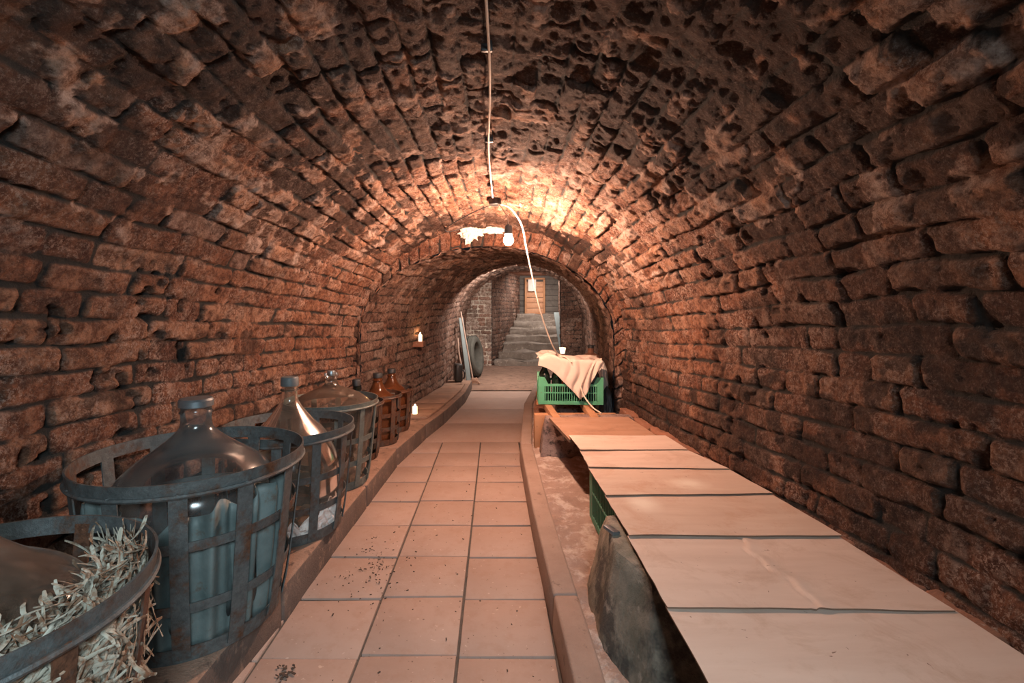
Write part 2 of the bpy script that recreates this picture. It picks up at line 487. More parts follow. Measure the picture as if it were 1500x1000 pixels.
def np_grid_mesh(name, P, attr, mat, kind='structure', flip=False):
    ny, nx = P.shape[:2]
    me = bpy.data.meshes.new(name)
    nv = ny * nx
    idx = np.arange(nv).reshape(ny, nx)
    a = idx[:-1, :-1].ravel(); b = idx[:-1, 1:].ravel(); c = idx[1:, 1:].ravel(); d = idx[1:, :-1].ravel()
    q = np.stack([a, b, c, d] if not flip else [a, d, c, b], axis=1).astype(np.int32)
    nf = len(q)
    me.vertices.add(nv)
    me.vertices.foreach_set('co', P.reshape(-1).astype(np.float32))
    me.loops.add(nf * 4)
    me.loops.foreach_set('vertex_index', q.reshape(-1))
    me.polygons.add(nf)
    me.polygons.foreach_set('loop_start', np.arange(0, nf * 4, 4, dtype=np.int32))
    me.polygons.foreach_set('loop_total', np.full(nf, 4, dtype=np.int32))
    me.polygons.foreach_set('use_smooth', np.ones(nf, dtype=bool))
    me.update(calc_edges=True)
    if attr is not None:
        at = me.attributes.new('brick', 'FLOAT_COLOR', 'POINT')
        at.data.foreach_set('color', attr.reshape(-1).astype(np.float32))
    me.materials.append(mat)
    o = link(bpy.data.objects.new(name, me))
    if kind:
        o['kind'] = kind
    return o

def tab(pairs, Y):
    xs, ys = zip(*pairs)
    d = np.linspace(xs[0] - 1, xs[-1] + 1, 800)
    v = np.interp(d, xs, ys)
    k = np.hanning(61); k /= k.sum()
    vp = np.pad(v, 30, mode='edge')
    return np.interp(Y, d, np.convolve(vp, k, mode='valid'))

MAIN = dict(left=[(-2.2, -1.35), (1.0, -1.32), (1.5, -1.30), (2.7, -1.20), (3.7, -1.05)],
            right=[(-2.2, 1.22), (1.0, 1.15), (2.0, 1.10), (3.0, 1.02), (3.7, 0.98)],
            spring=[(-2, 0.78), (1.0, 0.78), (3.7, 0.80)],
            crown=[(-2, 2.02), (1.0, 1.90), (3.7, 1.68)])
INNER = dict(left=[(3.7, -1.04), (4.9, -0.80), (5.9, -0.63), (7.3, -0.57), (8.6, -0.52)],
             right=[(3.7, 0.91), (5.0, 1.10), (7.75, 1.47), (8.6, 1.55)],
             spring=[(3.7, 0.85), (8.6, 0.80)],
             crown=[(3.7, 1.545), (8.6, 1.74)])

def profile(T, Yv, t, zb=-0.03, dense=500):
    """point on the vault section at Y for normalised arc length t (array)"""
    xl, xr = float(tab(T['left'], Yv)), float(tab(T['right'], Yv))
    zs, zc = float(tab(T['spring'], Yv)), float(tab(T['crown'], Yv))
    cx, a, bh = (xl + xr) / 2, (xr - xl) / 2, zc - zs
    th = np.linspace(PI, 0, dense)
    X = np.concatenate([[xl] * 60, cx + a * np.cos(th), [xr] * 60])
    Z = np.concatenate([np.linspace(zb, zs, 60, endpoint=False), zs + bh * np.sin(th), np.linspace(zs, zb, 61)[1:]])
    L = np.concatenate([[0], np.cumsum(np.hypot(np.diff(X), np.diff(Z)))])
    return np.interp(t * L[-1], L, X), np.interp(t * L[-1], L, Z), L[-1]

def vault(T, Ys, du, pitch, seed, mat, names, depth=0.0135, crown_rough=1.0, split=(0.16, 0.84), s_off=0.0, lens=(0.17, 0.36), soot_fn=None):
    Lref = profile(T, Ys[len(Ys) // 2], np.array([0.0, 1.0]))[2]
    nu = int(Lref / du)
    t = np.linspace(0, 1, nu)
    P = np.zeros((len(Ys), nu, 3))
    for i, Yv in enumerate(Ys):
        x, z, _ = profile(T, Yv, t)
        P[i, :, 0] = x; P[i, :, 1] = Yv; P[i, :, 2] = z
    dU = np.gradient(P, axis=1); dV = np.gradient(P, axis=0)
    N = np.cross(dU, dV)
    N /= np.linalg.norm(N, axis=2, keepdims=True) + 1e-9
    mid = N[:, nu // 2, 2].mean()
    if mid > 0:
        N = -N            # point into the room
    S, Y = np.meshgrid(t * Lref + s_off, Ys)
    Tt = np.meshgrid(t, Ys)[0]
    hgt, rid, dx, dy = brick_field(S, Y, pitch, seed, lens)
    up = sstep(0.26, 0.36, Tt) * (1 - sstep(0.64, 0.74, Tt))        # crown zone
    spall = up * sstep(0.46, 0.62, fbm(Y * 2.6, S * 2.6, seed + 40, 4)) * crown_rough
    rough = (fbm(Y * 22, S * 22, seed + 50, 5) - 0.5)
    rough2 = (fbm(Y * 60, S * 60, seed + 55, 3) - 0.5)
    lump = (fbm(Y * 6, S * 6, seed + 51, 4) - 0.5)
    hh = hgt * (1 - 0.6 * spall)
    big = (fbm(Y * 1.3, S * 1.3, seed + 52, 3) - 0.5)
    offs = (rid - 0.5) * 0.018
    missing = (rid > 0.965) * hgt
    disp = depth * hh + offs * hgt + 0.015 * rough * (0.5 + hgt) + 0.007 * rough2 + 0.016 * lump * (0.35 + up) + 0.05 * big - 0.022 * missing
    # chipped pits
    pits = sstep(0.70, 0.80, fbm(Y * 15, S * 15, seed + 60, 2)) * sstep(0.5, 0.62, fbm(Y * 2, S * 2, seed + 61, 3))
    disp -= (0.02 - 0.008 * up) * pits
    # flaked plaster islands in the crown
    fl = fbm(Y * 10, S * 13, seed + 70, 5) + 0.12 * (rid - 0.5) + 0.25 * (fbm(Y * 1.6, S * 1.6, seed + 71, 2) - 0.5)
    hz = np.exp(-((Tt - 0.36) / 0.06) ** 2) + np.exp(-((Tt - 0.67) / 0.06) ** 2)
    isl = sstep(0.60, 0.625, fl + 0.075 * hz - 0.03 + 0.09 * (fbm(Y * 45, S * 45, seed + 74, 3) - 0.5)) * sstep(0.20, 0.30, Tt) * (1 - sstep(0.72, 0.80, Tt))
    pale_b = ((rid * 7.31) % 1.0 > 0.85) * hgt * sstep(0.2, 0.3, Tt) * (1 - sstep(0.7, 0.8, Tt))
    pale = np.clip(0.9 * isl + 0.55 * pale_b, 0, 1) * sstep(0.05, 0.3, hgt + isl)
    disp += 0.004 * isl + spall * 0.016 * (fbm(Y * 17, S * 17, seed + 72, 4) - 0.5)
    soot = soot_fn(Y, S, Tt, seed) if soot_fn else np.zeros_like(Y)
    soot = soot * (1 - 0.9 * isl)
    soot = np.clip(soot + (0.7 - 0.4 * up) * pits, 0, 0.95)
    A = np.stack([rid, np.clip(np.maximum(hgt, 0.9 * isl) + (0.10 + 0.4 * fbm(Y * 9, S * 9, seed + 73, 3)) * spall, 0, 1), pale, soot], axis=2)
    P = P + N * (disp - depth * 0.6)[:, :, None]
    i1, i2 = int(nu * split[0]), int(nu * split[1])
    np_grid_mesh(names[0], P[:, :i1 + 1], A[:, :i1 + 1], mat)
    np_grid_mesh(names[1], P[:, i1:i2 + 1], A[:, i1:i2 + 1], mat)
    np_grid_mesh(names[2], P[:, i2:], A[:, i2:], mat)
    return Lref

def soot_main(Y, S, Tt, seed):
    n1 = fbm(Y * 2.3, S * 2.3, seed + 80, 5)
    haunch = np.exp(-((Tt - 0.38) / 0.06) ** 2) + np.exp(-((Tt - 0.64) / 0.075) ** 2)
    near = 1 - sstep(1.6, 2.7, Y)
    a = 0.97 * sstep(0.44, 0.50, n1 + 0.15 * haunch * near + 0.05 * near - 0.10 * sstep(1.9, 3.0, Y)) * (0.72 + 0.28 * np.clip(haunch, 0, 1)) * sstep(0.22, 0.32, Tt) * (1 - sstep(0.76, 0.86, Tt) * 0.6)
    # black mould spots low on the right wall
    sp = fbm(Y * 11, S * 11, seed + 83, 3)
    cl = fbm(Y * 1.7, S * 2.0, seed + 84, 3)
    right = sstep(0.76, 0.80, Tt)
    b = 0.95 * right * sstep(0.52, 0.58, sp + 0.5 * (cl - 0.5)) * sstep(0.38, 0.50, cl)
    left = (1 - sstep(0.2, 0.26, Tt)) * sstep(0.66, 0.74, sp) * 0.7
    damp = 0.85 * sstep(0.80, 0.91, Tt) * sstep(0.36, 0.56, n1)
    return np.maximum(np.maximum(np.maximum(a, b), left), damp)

def soot_inner(Y, S, Tt, seed):
    n1 = fbm(Y * 2.0, S * 2.0, seed + 80, 4)
    return 0.6 * sstep(0.5, 0.66, n1) * sstep(0.25, 0.4, Tt)

Ys_main = np.concatenate([np.arange(-2.0, 0.6, 0.04), np.arange(0.6, 3.70, 0.0072), [3.70]])
Lm = vault(MAIN, Ys_main, 0.0072, 0.082, 3, M['brick'], ('wall_left', 'ceiling', 'wall_right'), soot_fn=soot_main)
Ys_in = np.arange(3.70, 8.62, 0.014)
vault(INNER, Ys_in, 0.013, 0.078, 9, M['brick_inner'], ('wall_inner_left', 'ceiling_inner', 'wall_inner_right'), crown_rough=0.5, lens=(0.15, 0.3), soot_fn=soot_inner)

# the ring of edge-set bricks where the low vault begins
t = np.linspace(0, 1, 700)
xo, zo, Lo = profile(MAIN, 3.7, t)
xi, zi, Li = profile(INNER, 3.7, t)
K = 22
P = np.zeros((K, 700, 3)); A = np.zeros((K, 700, 4))
S2, R2 = np.meshgrid(t * Lo, np.linspace(0, 1, K))
hg, rid, _, _ = brick_field(S2, R2 * 0.16 + 0.02, 0.088, 21, (0.3, 0.4), 0.5)
for k in range(K):
    f = k / (K - 1)
    x = xo * (1 - f) + xi * f; z = zo * (1 - f) + zi * f
    if k == 0:
        cxm = (xo.min() + xo.max()) / 2
        x = x + (x - cxm) * 0.06; z = z + np.clip(z - 0.7, 0, None) * 0.06
    P[k, :, 0] = x; P[k, :, 2] = z
    ru = fbm(S2[k] * 18, R2[k] * 3, 77, 4) - 0.5
    P[k, :, 1] = 3.70 - 0.016 * hg[k] - 0.03 * ru + (0.03 if k == K - 1 else 0) - (rid[k] - 0.5) * 0.02
A[:, :, 0] = rid; A[:, :, 1] = hg
A[:, :, 3] = (rid > 0.86) * 0.85 * hg
A[:, :, 2] = sstep(0.62, 0.66, fbm(S2 * 6, R2 * 1.5 + 3, 78, 3)) * 0.8
np_grid_mesh('trim_1', P, A, M['brick'])

def brick_panel(name, p0, p1, z0, z1, pitch, seed, mat, lens=(0.14, 0.28), res=0.014, depth=0.012, shape=None):
    p0 = np.array(p0, float); p1 = np.array(p1, float)
    L = np.linalg.norm(p1 - p0)
    uu = np.linspace(0, L, max(6, int(L / res))); vv = np.linspace(z0, z1, max(6, int((z1 - z0) / res)))
    U, V = np.meshgrid(uu, vv)
    h, r, _, _ = brick_field(V, U, pitch, seed, lens)
    d = (p1 - p0) / L
    nrm = np.array([d[1], -d[0]])
    disp = depth * h + (r - 0.5) * 0.012 * h + 0.012 * (fbm(U * 12, V * 12, seed + 5, 4) - 0.5)
    P = np.zeros(U.shape + (3,))
    P[:, :, 0] = p0[0] + d[0] * U + nrm[0] * disp
    P[:, :, 1] = p0[1] + d[1] * U + nrm[1] * disp
    P[:, :, 2] = V
    A = np.zeros(U.shape + (4,))
    A[:, :, 0] = r; A[:, :, 1] = h
    A[:, :, 3] = 0.5 * sstep(0.55, 0.7, fbm(U * 3, V * 3, seed + 6, 3))
    return np_grid_mesh(name, P, A, mat)

# end of the passage: piers, stair shaft
brick_panel('wall_back_left', (-0.75, 8.6), (-0.06, 8.6), -0.02, 1.95, 0.075, 31, M['brick_pale'], (0.13, 0.24))
brick_panel('wall_back_right', (1.17, 8.6), (1.75, 8.6), -0.02, 1.95, 0.075, 32, M['brick_inner'], (0.13, 0.24))
brick_panel('wall_stair_left', (-0.06, 8.6), (0.53, 10.55), -0.02, 1.95, 0.075, 33, M['brick_inner'], (0.13, 0.26))
brick_panel('wall_stair_right', (1.39, 10.55), (1.17, 8.6), -0.02, 1.95, 0.075, 34, M['brick_inner'], (0.13, 0.26))
mb = MB()
mb.box((0.7, 9.6, 1.80), (2.0, 2.1, 0.06))
tag(mb.build('ceiling_stair', M['brick_loose'], smooth=False), kind='structure')
mb = MB()
for k in range(9):
    z = 0.80 + k * 0.12
    mb.box((0.95, 10.58 + 0.006 * (k % 2), z), (1.5, 0.03, 0.116))
tag(mb.build('wall_back', M['grey_wood'], bevel=0.004), kind='structure')
brick_panel('wall_front', (1.6, -2.0), (-1.6, -2.0), -0.02, 2.2, 0.086, 36, M['brick'], res=0.03)

mb = MB()
for k in range(7):
    yb = 8.62 + 0.26 * k
    zt = 0.133 * (k + 1)
    fl = 0.06 - 0.0 * k
    x0 = -0.02 + (yb - 8.6) * 0.3
    mb.box(((x0 + 1.30) / 2, yb + 0.5, zt - 0.10), (1.30 - x0, 1.0, 0.20))
st = mb.build('stairs', M['stone_step'], bevel=0.025, seg=3, subdiv=4, rough=0.055, rscale=4)
tag(st, kind='structure')

# door at the head of the stairs
door = empty('door_1', (0.866, 10.52, 0.935)); door['kind'] = 'structure'
mb = MB()
for k in range(6):
    mb.box((0, 0, 0.07 + 0.115 * k), (0.36, 0.02, 0.108))
mb.build('door_plank', M['door_wood'], door, bevel=0.004)
mb = MB()
mb.box((-0.2, -0.015, 0.37), (0.04, 0.05, 0.78)); mb.box((0.2, -0.015, 0.37), (0.04, 0.05, 0.78))
mb.box((0, -0.015, 0.765), (0.44, 0.05, 0.04)); mb.box((0, -0.015, 0.0), (0.44, 0.05, 0.035))
mb.build('door_frame', M['pale_wood'], door, bevel=0.004)
pp = MB().box((0.80, 10.44, 1.555), (0.17, 0.012, 0.25)).build('paper_notice', M['white_paper'], bevel=0.003)
tag(pp, 'white paper sheet hanging before the lit door at the stair top', 'paper')
pl = MB()
pl.box((0, 0, 0), (0.10, 0.03, 1.15), Matrix.Rotation(math.radians(-52), 3, 'X') @ Matrix.Rotation(0.0, 3, 'Z'))
o = pl.build('stone_slab', M['slate'], bevel=0.006)
o.location = (1.20, 9.02, 0.62)
tag(o, 'blue-grey slab sloping up the right side of the stairs', 'slab')

# ------------------------------------------------------------------ floor
LC = [(-0.3, -0.80), (1.41, -0.757), (1.67, -0.725), (2.6, -0.69), (3.3, -0.665), (3.99, -0.565), (4.5, -0.465), (5.5, -0.335), (6.4, -0.30)]
RC = [(-0.3, 0.215), (1.39, 0.195), (2.25, 0.175), (3.42, 0.172), (4.87, 0.29), (6.09, 0.50), (7.0, 0.66)]
def lc(y): return float(np.interp(y, [p[0] for p in LC], [p[1] for p in LC]))
def rc(y): return float(np.interp(y, [p[0] for p in RC], [p[1] for p in RC]))

mb = MB()
rr = random.Random(5)
for i in range(-2, 2):
    xa = -0.42 + 0.305 * i + 0.305 - 0.305
    off = (-0.012, 0.0, 0.01, 0.0)[i + 2]
    for k in range(-7, 8):
        ya = 1.495 + 0.3 * k + off + rr.uniform(-0.003, 0.003)
        g = 0.0045
        dz = rr.uniform(-0.002, 0.002)
        tilt = rr.uniform(-0.004, 0.004)
        mb.add([(xa + g, ya + g, -0.03), (xa + 0.305 - g, ya + g, -0.03), (xa + 0.305 - g, ya + 0.3 - g, -0.03), (xa + g, ya + 0.3 - g, -0.03),
                (xa + g, ya + g, dz), (xa + 0.305 - g, ya + g, dz + tilt), (xa + 0.305 - g, ya + 0.3 - g, dz - tilt), (xa + g, ya + 0.3 - g, dz)],
               [(0, 3, 2, 1), (4, 5, 6, 7), (0, 1, 5, 4), (1, 2, 6, 5), (2, 3, 7, 6), (3, 0, 4, 7)])
# beyond the tiles the walk is laid in thin cross strips, dusted over
y = 1.495 + 0.3 * 8
while y < 6.35:
    L = 0.63
    x0, x1 = lc(y + L / 2) - 0.12, rc(y + L / 2) + 0.06
    mb.box(((x0 + x1) / 2, y + L / 2, -0.016), (x1 - x0, L - 0.001, 0.032))
    y += L
fl = mb.build('floor', M['tile'], bevel=0.0022, seg=2)
tag(fl, kind='structure')
g = MB().box((0.0, 2.0, -0.06), (3.4, 9.0, 0.08)).build('floor_grout', M['grout'], smooth=False)
g.location.z = 0.012
tag(g, kind='structure')

def terrain(name, x0f, x1f, ys, nx, zf, mat):
    P = np.zeros((len(ys), nx, 3))
    for i, yv in enumerate(ys):
        xs = np.linspace(x0f(yv), x1f(yv), nx)
        P[i, :, 0] = xs; P[i, :, 1] = yv
        P[i, :, 2] = zf(xs, np.full(nx, yv))
    return np_grid_mesh(name, P, None, mat)

# trodden earth at the back
terrain('floor_earth', lambda y: -0.75, lambda y: 1.75, np.arange(6.25, 8.8, 0.03), 70,
        lambda x, y: 0.012 + 0.05 * (fbm(x * 2.5, y * 2.5, 5, 4) - 0.35) * sstep(6.25, 6.6, y) + 0.02 * sstep(7.8, 8.6, y), M['dirt_floor'])
# earth strip on the right, under the table
terrain('floor_earth_right', lambda y: rc(y) + 0.04, lambda y: max(1.3, rc(y) + 0.7), np.concatenate([np.arange(-0.3, 4.2, 0.012), np.arange(4.2, 7.0, 0.03)]), 110,
        lambda x, y: 0.098 + 0.035 * (fbm(x * 6, y * 6, 15, 5) - 0.5) + 0.022 * (fbm(x * 26, y * 26, 16, 4) - 0.5), M['dirt'])

# left ledge: concrete slabs with an edge facing the walk
cuts = [-0.3, 0.75, 1.665, 2.62, 3.31, 4.0, 4.52, 5.5, 6.4]
mb = MB()
for a, b in zip(cuts[:-1], cuts[1:]):
    e = 0.003
    n_ = max(2, int((b - a) / 0.25))
    ys = [a + e + (b - a - 2 * e) * i / n_ for i in range(n_ + 1)]
    bot = [(lc(q), q) for q in ys] + [(-1.45, ys[-1]), (-1.45, ys[0])]
    top = [(lc(q) - 0.004, q) for q in ys] + [(-1.45, ys[-1]), (-1.45, ys[0])]
    mb.prism(bot, -0.03, top, 0.12)
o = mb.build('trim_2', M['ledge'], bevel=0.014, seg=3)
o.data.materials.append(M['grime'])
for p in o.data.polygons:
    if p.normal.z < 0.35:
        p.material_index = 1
tag(o, kind='structure')
mb = MB()
cuts = [-0.3, 0.66, 1.62, 3.42, 4.87, 6.09, 6.9]
for a, b in zip(cuts[:-1], cuts[1:]):
    e = 0.002
    n_ = max(2, int((b - a) / 0.2))
    ys = [a + e + (b - a - 2 * e) * i / n_ for i in range(n_ + 1)]
    bot = [(rc(q), q) for q in ys] + [(rc(q) + 0.10, q) for q in reversed(ys)]
    top = [(rc(q) + 0.006, q) for q in ys] + [(rc(q) + 0.088, q) for q in reversed(ys)]
    mb.prism(bot, -0.03, top, 0.122)
o = mb.build('trim_3', M['curb'], bevel=0.010, seg=3)
tag(o, kind='structure')
# low brick footing along the right wall
mb = MB()
yq = 0.3
rr = random.Random(3)
while yq < 3.55:
    L = rr.uniform(0.2, 0.34)
    x = float(tab(MAIN['right'], yq + L / 2))
    mb.box((x - 0.02, yq + L / 2, 0.27 + rr.uniform(-0.008, 0.008)), (0.10, L - 0.012, 0.13))
    yq += L
tag(mb.build('trim_4', M['brick_loose'], bevel=0.014, seg=3, subdiv=2, rough=0.012, rscale=18), kind='structure')

# ------------------------------------------------------------------ baskets
def band(r0, z0, r1, z1, th):
    """closed section of a flat hoop"""
    return [(r0, z0), (r0 + th, z0), (r1 + th, z1), (r1, z1)]

def make_basket(x, y, R, r2, hz, nstrap, mat, rim_mat, label, hoops=(0.34, 0.62), strap_w=0.034, rim_h=0.038, phase=0.0, tilt=(0, 0), base_h=0.04, rot=0.0):
    root = empty('demijohn_basket', (x, y, 0.124), rot, label, 'basket', 'iron baskets along the left wall')
    root.rotation_euler = (tilt[0], tilt[1], rot)
    def rad(t):
        return r2 + (R - 0.008 - r2) * t ** 0.75
    b = MB()
    b.lathe(band(R - 0.004, hz - rim_h, R, hz, 0.005), 72, closed=True)
    b.lathe([(R + 0.004 + 0.006 * math.cos(a), hz - rim_h + 0.004 + 0.006 * math.sin(a)) for a in [2 * PI * k / 6 for k in range(6)]], 72, closed=True)
    b.build('rim', rim_mat, root)
    for k in range(nstrap):
        a = phase + 2 * PI * k / nstrap
        m = MB()
        rows = []
        for i in range(9):
            t = i / 8
            z = 0.012 + (hz - 0.018 - 0.012) * t
            r = rad(t) + 0.006
            ww = strap_w / 2 / r
            ring = []
            for rr_, s_ in ((r, -1), (r, 1), (r + 0.004, 1), (r + 0.004, -1)):
                ring.append((rr_ * math.cos(a + s_ * ww), rr_ * math.sin(a + s_ * ww), z))
            rows.append(ring)
        vv = [p for q in rows for p in q]; ff = []
        for i in range(8):
            for j in range(4):
                j2 = (j + 1) % 4
                ff.append((i * 4 + j, i * 4 + j2, i * 4 + 4 + j2, i * 4 + 4 + j))
        ff += [(3, 2, 1, 0), (32, 33, 34, 35)]
        m.add(vv, ff)
        # rivet heads
        for t in (0.97,):
            z = 0.012 + (hz - 0.03) * t
            r = rad(t) + 0.011
            m.lathe([(0.0, 0.004), (0.005, 0.003), (0.007, 0.0)], 8, (r * math.cos(a), r * math.sin(a), z))
        m.build('strap', mat, root)
    for t in hoops:
        z = 0.012 + (hz - 0.03) * t
        dz = 0.028
        MB().lathe(band(rad(t) - 0.002, z - dz / 2, rad(t) + 0.002, z + dz / 2, 0.004), 72, closed=True).build('hoop', mat, root)
    b = MB()
    b.lathe(band(r2 - 0.002, 0.0, r2 + 0.002, base_h, 0.005), 72, closed=True)
    b.build('base_ring', mat, root)
    b = MB()
    b.box((0, 0, 0.006), (2 * r2, 0.04, 0.005)); b.box((0, 0, 0.0065), (0.04, 2 * r2, 0.005))
    b.build('base_strap', mat, root)
    return root

def smooth_prof(pts, n=6):
    return [(max(0.0, p.x), p.z) for p in spline([(r, 0, z) for r, z in pts], n)]

def make_demijohn(x, y, prof, mat, label, z0=0.138, cap=None, group='demijohns in the baskets', lip=None):
    root = empty('demijohn', (x, y, z0), 0, label, 'demijohn', group)
    gb = MB().lathe(smooth_prof(prof), 64).build('glass_body', mat, root)
    rt, zt = prof[-1]
    if lip:
        MB().lathe([(rt + lip[0] * math.cos(a), zt - lip[1] + lip[0] * math.sin(a)) for a in [2 * PI * k / 8 for k in range(8)]], 40, closed=True).build('neck_ring', mat, gb)
    if cap:
        r, h, m, kind = cap
        MB().lathe([(0, h), (r * 0.9, h), (r, h - 0.006), (r, -0.012), (r * 0.9, -0.014)], 32, (0, 0, zt)).build(kind, m, root)
    return root

def body(R, h_sh, h_neck0, rn, h_top, flare=1.0):
    return [(0.0, 0.012), (R * 0.6, 0.002), (R * 0.86, 0.008), (R * 0.97, 0.06), (R, 0.13), (R * 0.99, h_sh * 0.72), (R * 0.9, h_sh * 0.93),
            (R * 0.72, h_sh + (h_neck0 - h_sh) * 0.25), (R * 0.45, h_sh + (h_neck0 - h_sh) * 0.55), (rn * 1.35, h_neck0 - (h_neck0 - h_sh) * 0.12),
            (rn * 1.02, h_neck0 + 0.015), (rn, h_top - 0.01), (rn * flare, h_top)]

# 1 - basket packed with straw, nearest the camera
make_basket(-0.94, 0.82, 0.30, 0.235, 0.475, 10, M['iron_rust'], M['iron'], 'nearest iron basket at bottom left with straw poking out between its straps', phase=0.35, hoops=(0.36,))
make_demijohn(-0.94, 0.82, body(0.252, 0.40, 0.56, 0.045, 0.66), M['glass'], 'big clear demijohn bedded in straw in the nearest basket', cap=(0.05, 0.03, M['cap_dark'], 'cap'), lip=(0.006, 0.02))
# straw
rs = random.Random(11)
vv = []; ff = []
def straw_strip(c, d0, curl, L, wd, nrm, axis=None, keep=0.0):
    base = len(vv)
    p = Vector(c); d = Vector(d0).normalized()
    nn = Vector(nrm).normalized()
    ax = Vector((rs.gauss(0, 1), rs.gauss(0, 1), rs.gauss(0, 1))).normalized()
    if axis is not None:
        ax = (ax * 0.35 + Vector(axis)).normalized()
    K_ = 8
    for i in range(K_ + 1):
        side = d.cross(nn)
        if side.length < 1e-3:
            side = d.orthogonal()
        side.normalize()
        wv = wd * (1.0 if 0 < i < K_ else 0.55)
        vv.extend([p - side * wv / 2, p + side.cross(d) * wv * 0.18, p + side * wv / 2])
        p = p + d * (L / K_)
        d = (Matrix.Rotation(curl / K_, 3, ax) @ d).normalized()
    for i in range(K_):
        q = base + i * 3
        ff.append((q, q + 1, q + 4, q + 3)); ff.append((q + 1, q + 2, q + 5, q + 4))
for k in range(3300):
    a = rs.uniform(-2.3, 1.3)
    z = 0.14 + 0.41 * rs.random() ** 0.85
    t = min(1, max(0, (z - 0.124) / 0.475))
    Rb = 0.235 + 0.062 * t ** 0.75
    bulge = 0.012 if z < 0.54 else -0.006
    r = Rb - 0.022 * rs.random() + bulge - 0.004
    er = Vector((math.cos(a), math.sin(a), 0)); et = Vector((-math.sin(a), math.cos(a), 0)); ez = Vector((0, 0, 1))
    sl = rs.gauss(0, 0.75)
    L = rs.uniform(0.08, 0.19)
    d = et * (math.cos(sl) * rs.choice((-1, 1))) + ez * math.sin(sl) + er * rs.gauss(0, 0.05)
    straw_strip(Vector((-0.94, 0.82, 0)) + er * (r - 0.01) + ez * z - d * L / 2, d, rs.gauss(0, 1.2), L, rs.uniform(0.005, 0.0095), er, er)
for k in range(760):     # loose tuft on top, at the front and right of the bottle
    a = rs.uniform(-1.9, 0.9)
    rad_ = rs.uniform(0.19, 0.272)
    z = 0.515 + 0.05 * rs.random() + 0.06 * (rad_ - 0.19) / 0.08 * rs.random()
    er = Vector((math.cos(a), math.sin(a), 0))
    d = Vector((rs.gauss(0, 1), rs.gauss(0, 1), rs.gauss(0, 0.35)))
    L = rs.uniform(0.05, 0.13)
    d.normalize()
    straw_strip(Vector((-0.94, 0.82, z)) + er * rad_ - d * L / 2, d, rs.gauss(0, 2.2), L, rs.uniform(0.005, 0.009), (0, 0, 1))
# keep every strip inside a little outside the straps and under the rim
for q in range(len(vv)):
    p = Vector(vv[q])
    dx_, dy_ = p.x + 0.94, p.y - 0.82
    r_ = math.hypot(dx_, dy_)
    lim = 0.315 if p.z < 0.535 else 0.288
    if r_ > lim:
        k_ = (lim - 0.006 * rs.random()) / r_
        vv[q] = Vector((-0.94 + dx_ * k_, 0.82 + dy_ * k_, p.z))
me = bpy.data.meshes.new('straw')
me.from_pydata([tuple(p) for p in vv], [], ff)
me.polygons.foreach_set('use_smooth', [True] * len(me.polygons))
me.materials.append(M['straw'])
so = link(bpy.data.objects.new('straw', me))
tag(so, 'pale dry straw packed round the demijohn in the nearest basket', 'straw', kind='stuff')

# 2 - the big basket with teal sheets between bottle and straps
make_basket(-0.94, 1.525, 0.31, 0.24, 0.506, 12, M['iron'], M['iron'], 'large iron basket lined with folded teal sheets', phase=-1.15, hoops=(0.3, 0.66), strap_w=0.042, rim_h=0.04)
make_demijohn(-0.94, 1.525, [(0.0, 0.012), (0.13, 0.002), (0.2, 0.008), (0.228, 0.06), (0.235, 0.14), (0.235, 0.32), (0.222, 0.40), (0.18, 0.455), (0.12, 0.50), (0.075, 0.535), (0.05, 0.562), (0.043, 0.585), (0.044, 0.61), (0.0475, 0.614), (0.044, 0.62), (0.043, 0.632), (0.046, 0.637), (0.043, 0.645)],
              M['glass_clean'], 'clear demijohn with wide neck and flat metal lid in the teal lined basket', cap=(0.049, 0.012, M['lid_metal'], 'lid'))
mb = MB()
NU = 420
rowsP = []
for i in range(15):
    row = []
    for j in range(NU):
        a = -2.75 + 3.75 * j / (NU - 1)
        wave = math.sin(a * 21 + 1.4 * math.sin(a * 5.0))
        topz = 0.385 + 0.02 * math.sin(a * 6.1 + 1) + 0.014 * math.sin(a * 15.0 + 0.6) + 0.03 * math.sin(a * 3.3 + 2.2)
        z = 0.02 + topz * (i / 14)
        t = min(1, z / 0.506)
        Rb = 0.24 + 0.062 * t ** 0.75 - 0.004
        amp = 0.008 + 0.014 * (i / 14)
        r = Rb - amp * 1.25 + amp * (wave * 0.9 + 0.25 * math.sin(a * 41))
        if i == 14:
            r -= 0.006
        row.append((r * math.cos(a), r * math.sin(a), z))
    rowsP.append(row)
mb.grid(rowsP)
o = mb.build('liner_sheet', M['rubber_sheet'])
md = o.modifiers.new('thickness', 'SOLIDIFY'); md.thickness = 0.003
o.location = (-0.94, 1.525, 0.126)
tag(o, 'teal folded sheet standing in pleats inside the large iron basket', 'sheet')

# 3
make_basket(-0.90, 2.125, 0.266, 0.213, 0.45, 11, M['iron'], M['iron'], 'third iron basket from the left holding a bottle with crumpled paper under it', phase=-0.78, hoops=(0.30, 0.60), strap_w=0.036)
make_demijohn(-0.90, 2.125, body(0.208, 0.34, 0.545, 0.032, 0.612, 1.05), M['glass'], 'clear demijohn with long slim neck and grey cap behind the metal lidded one', cap=(0.037, 0.026, M['cap_grey'], 'cap'), lip=(0.005, 0.03))
mb = MB()
rowsP = []
rr = random.Random(21)
for i in range(12):
    row = []
    for j in range(60):
        a = -1.5 + 1.75 * j / 59
        z = 0.02 + (0.06 + 0.05 * max(0, math.sin(a * 1.9 + 1.9)) + 0.014 * math.sin(a * 21)) * i / 11
        r = 0.20 + 0.02 * (z / 0.12) + 0.006 * math.sin(a * 33 + i) + 0.008 * mnoise.noise(Vector((a * 9, i * 0.5, 0)))
        row.append((r * math.cos(a), r * math.sin(a), z))
    rowsP.append(row)
mb.grid(rowsP)
o = mb.build('packing_paper', M['paper'], smooth=False)
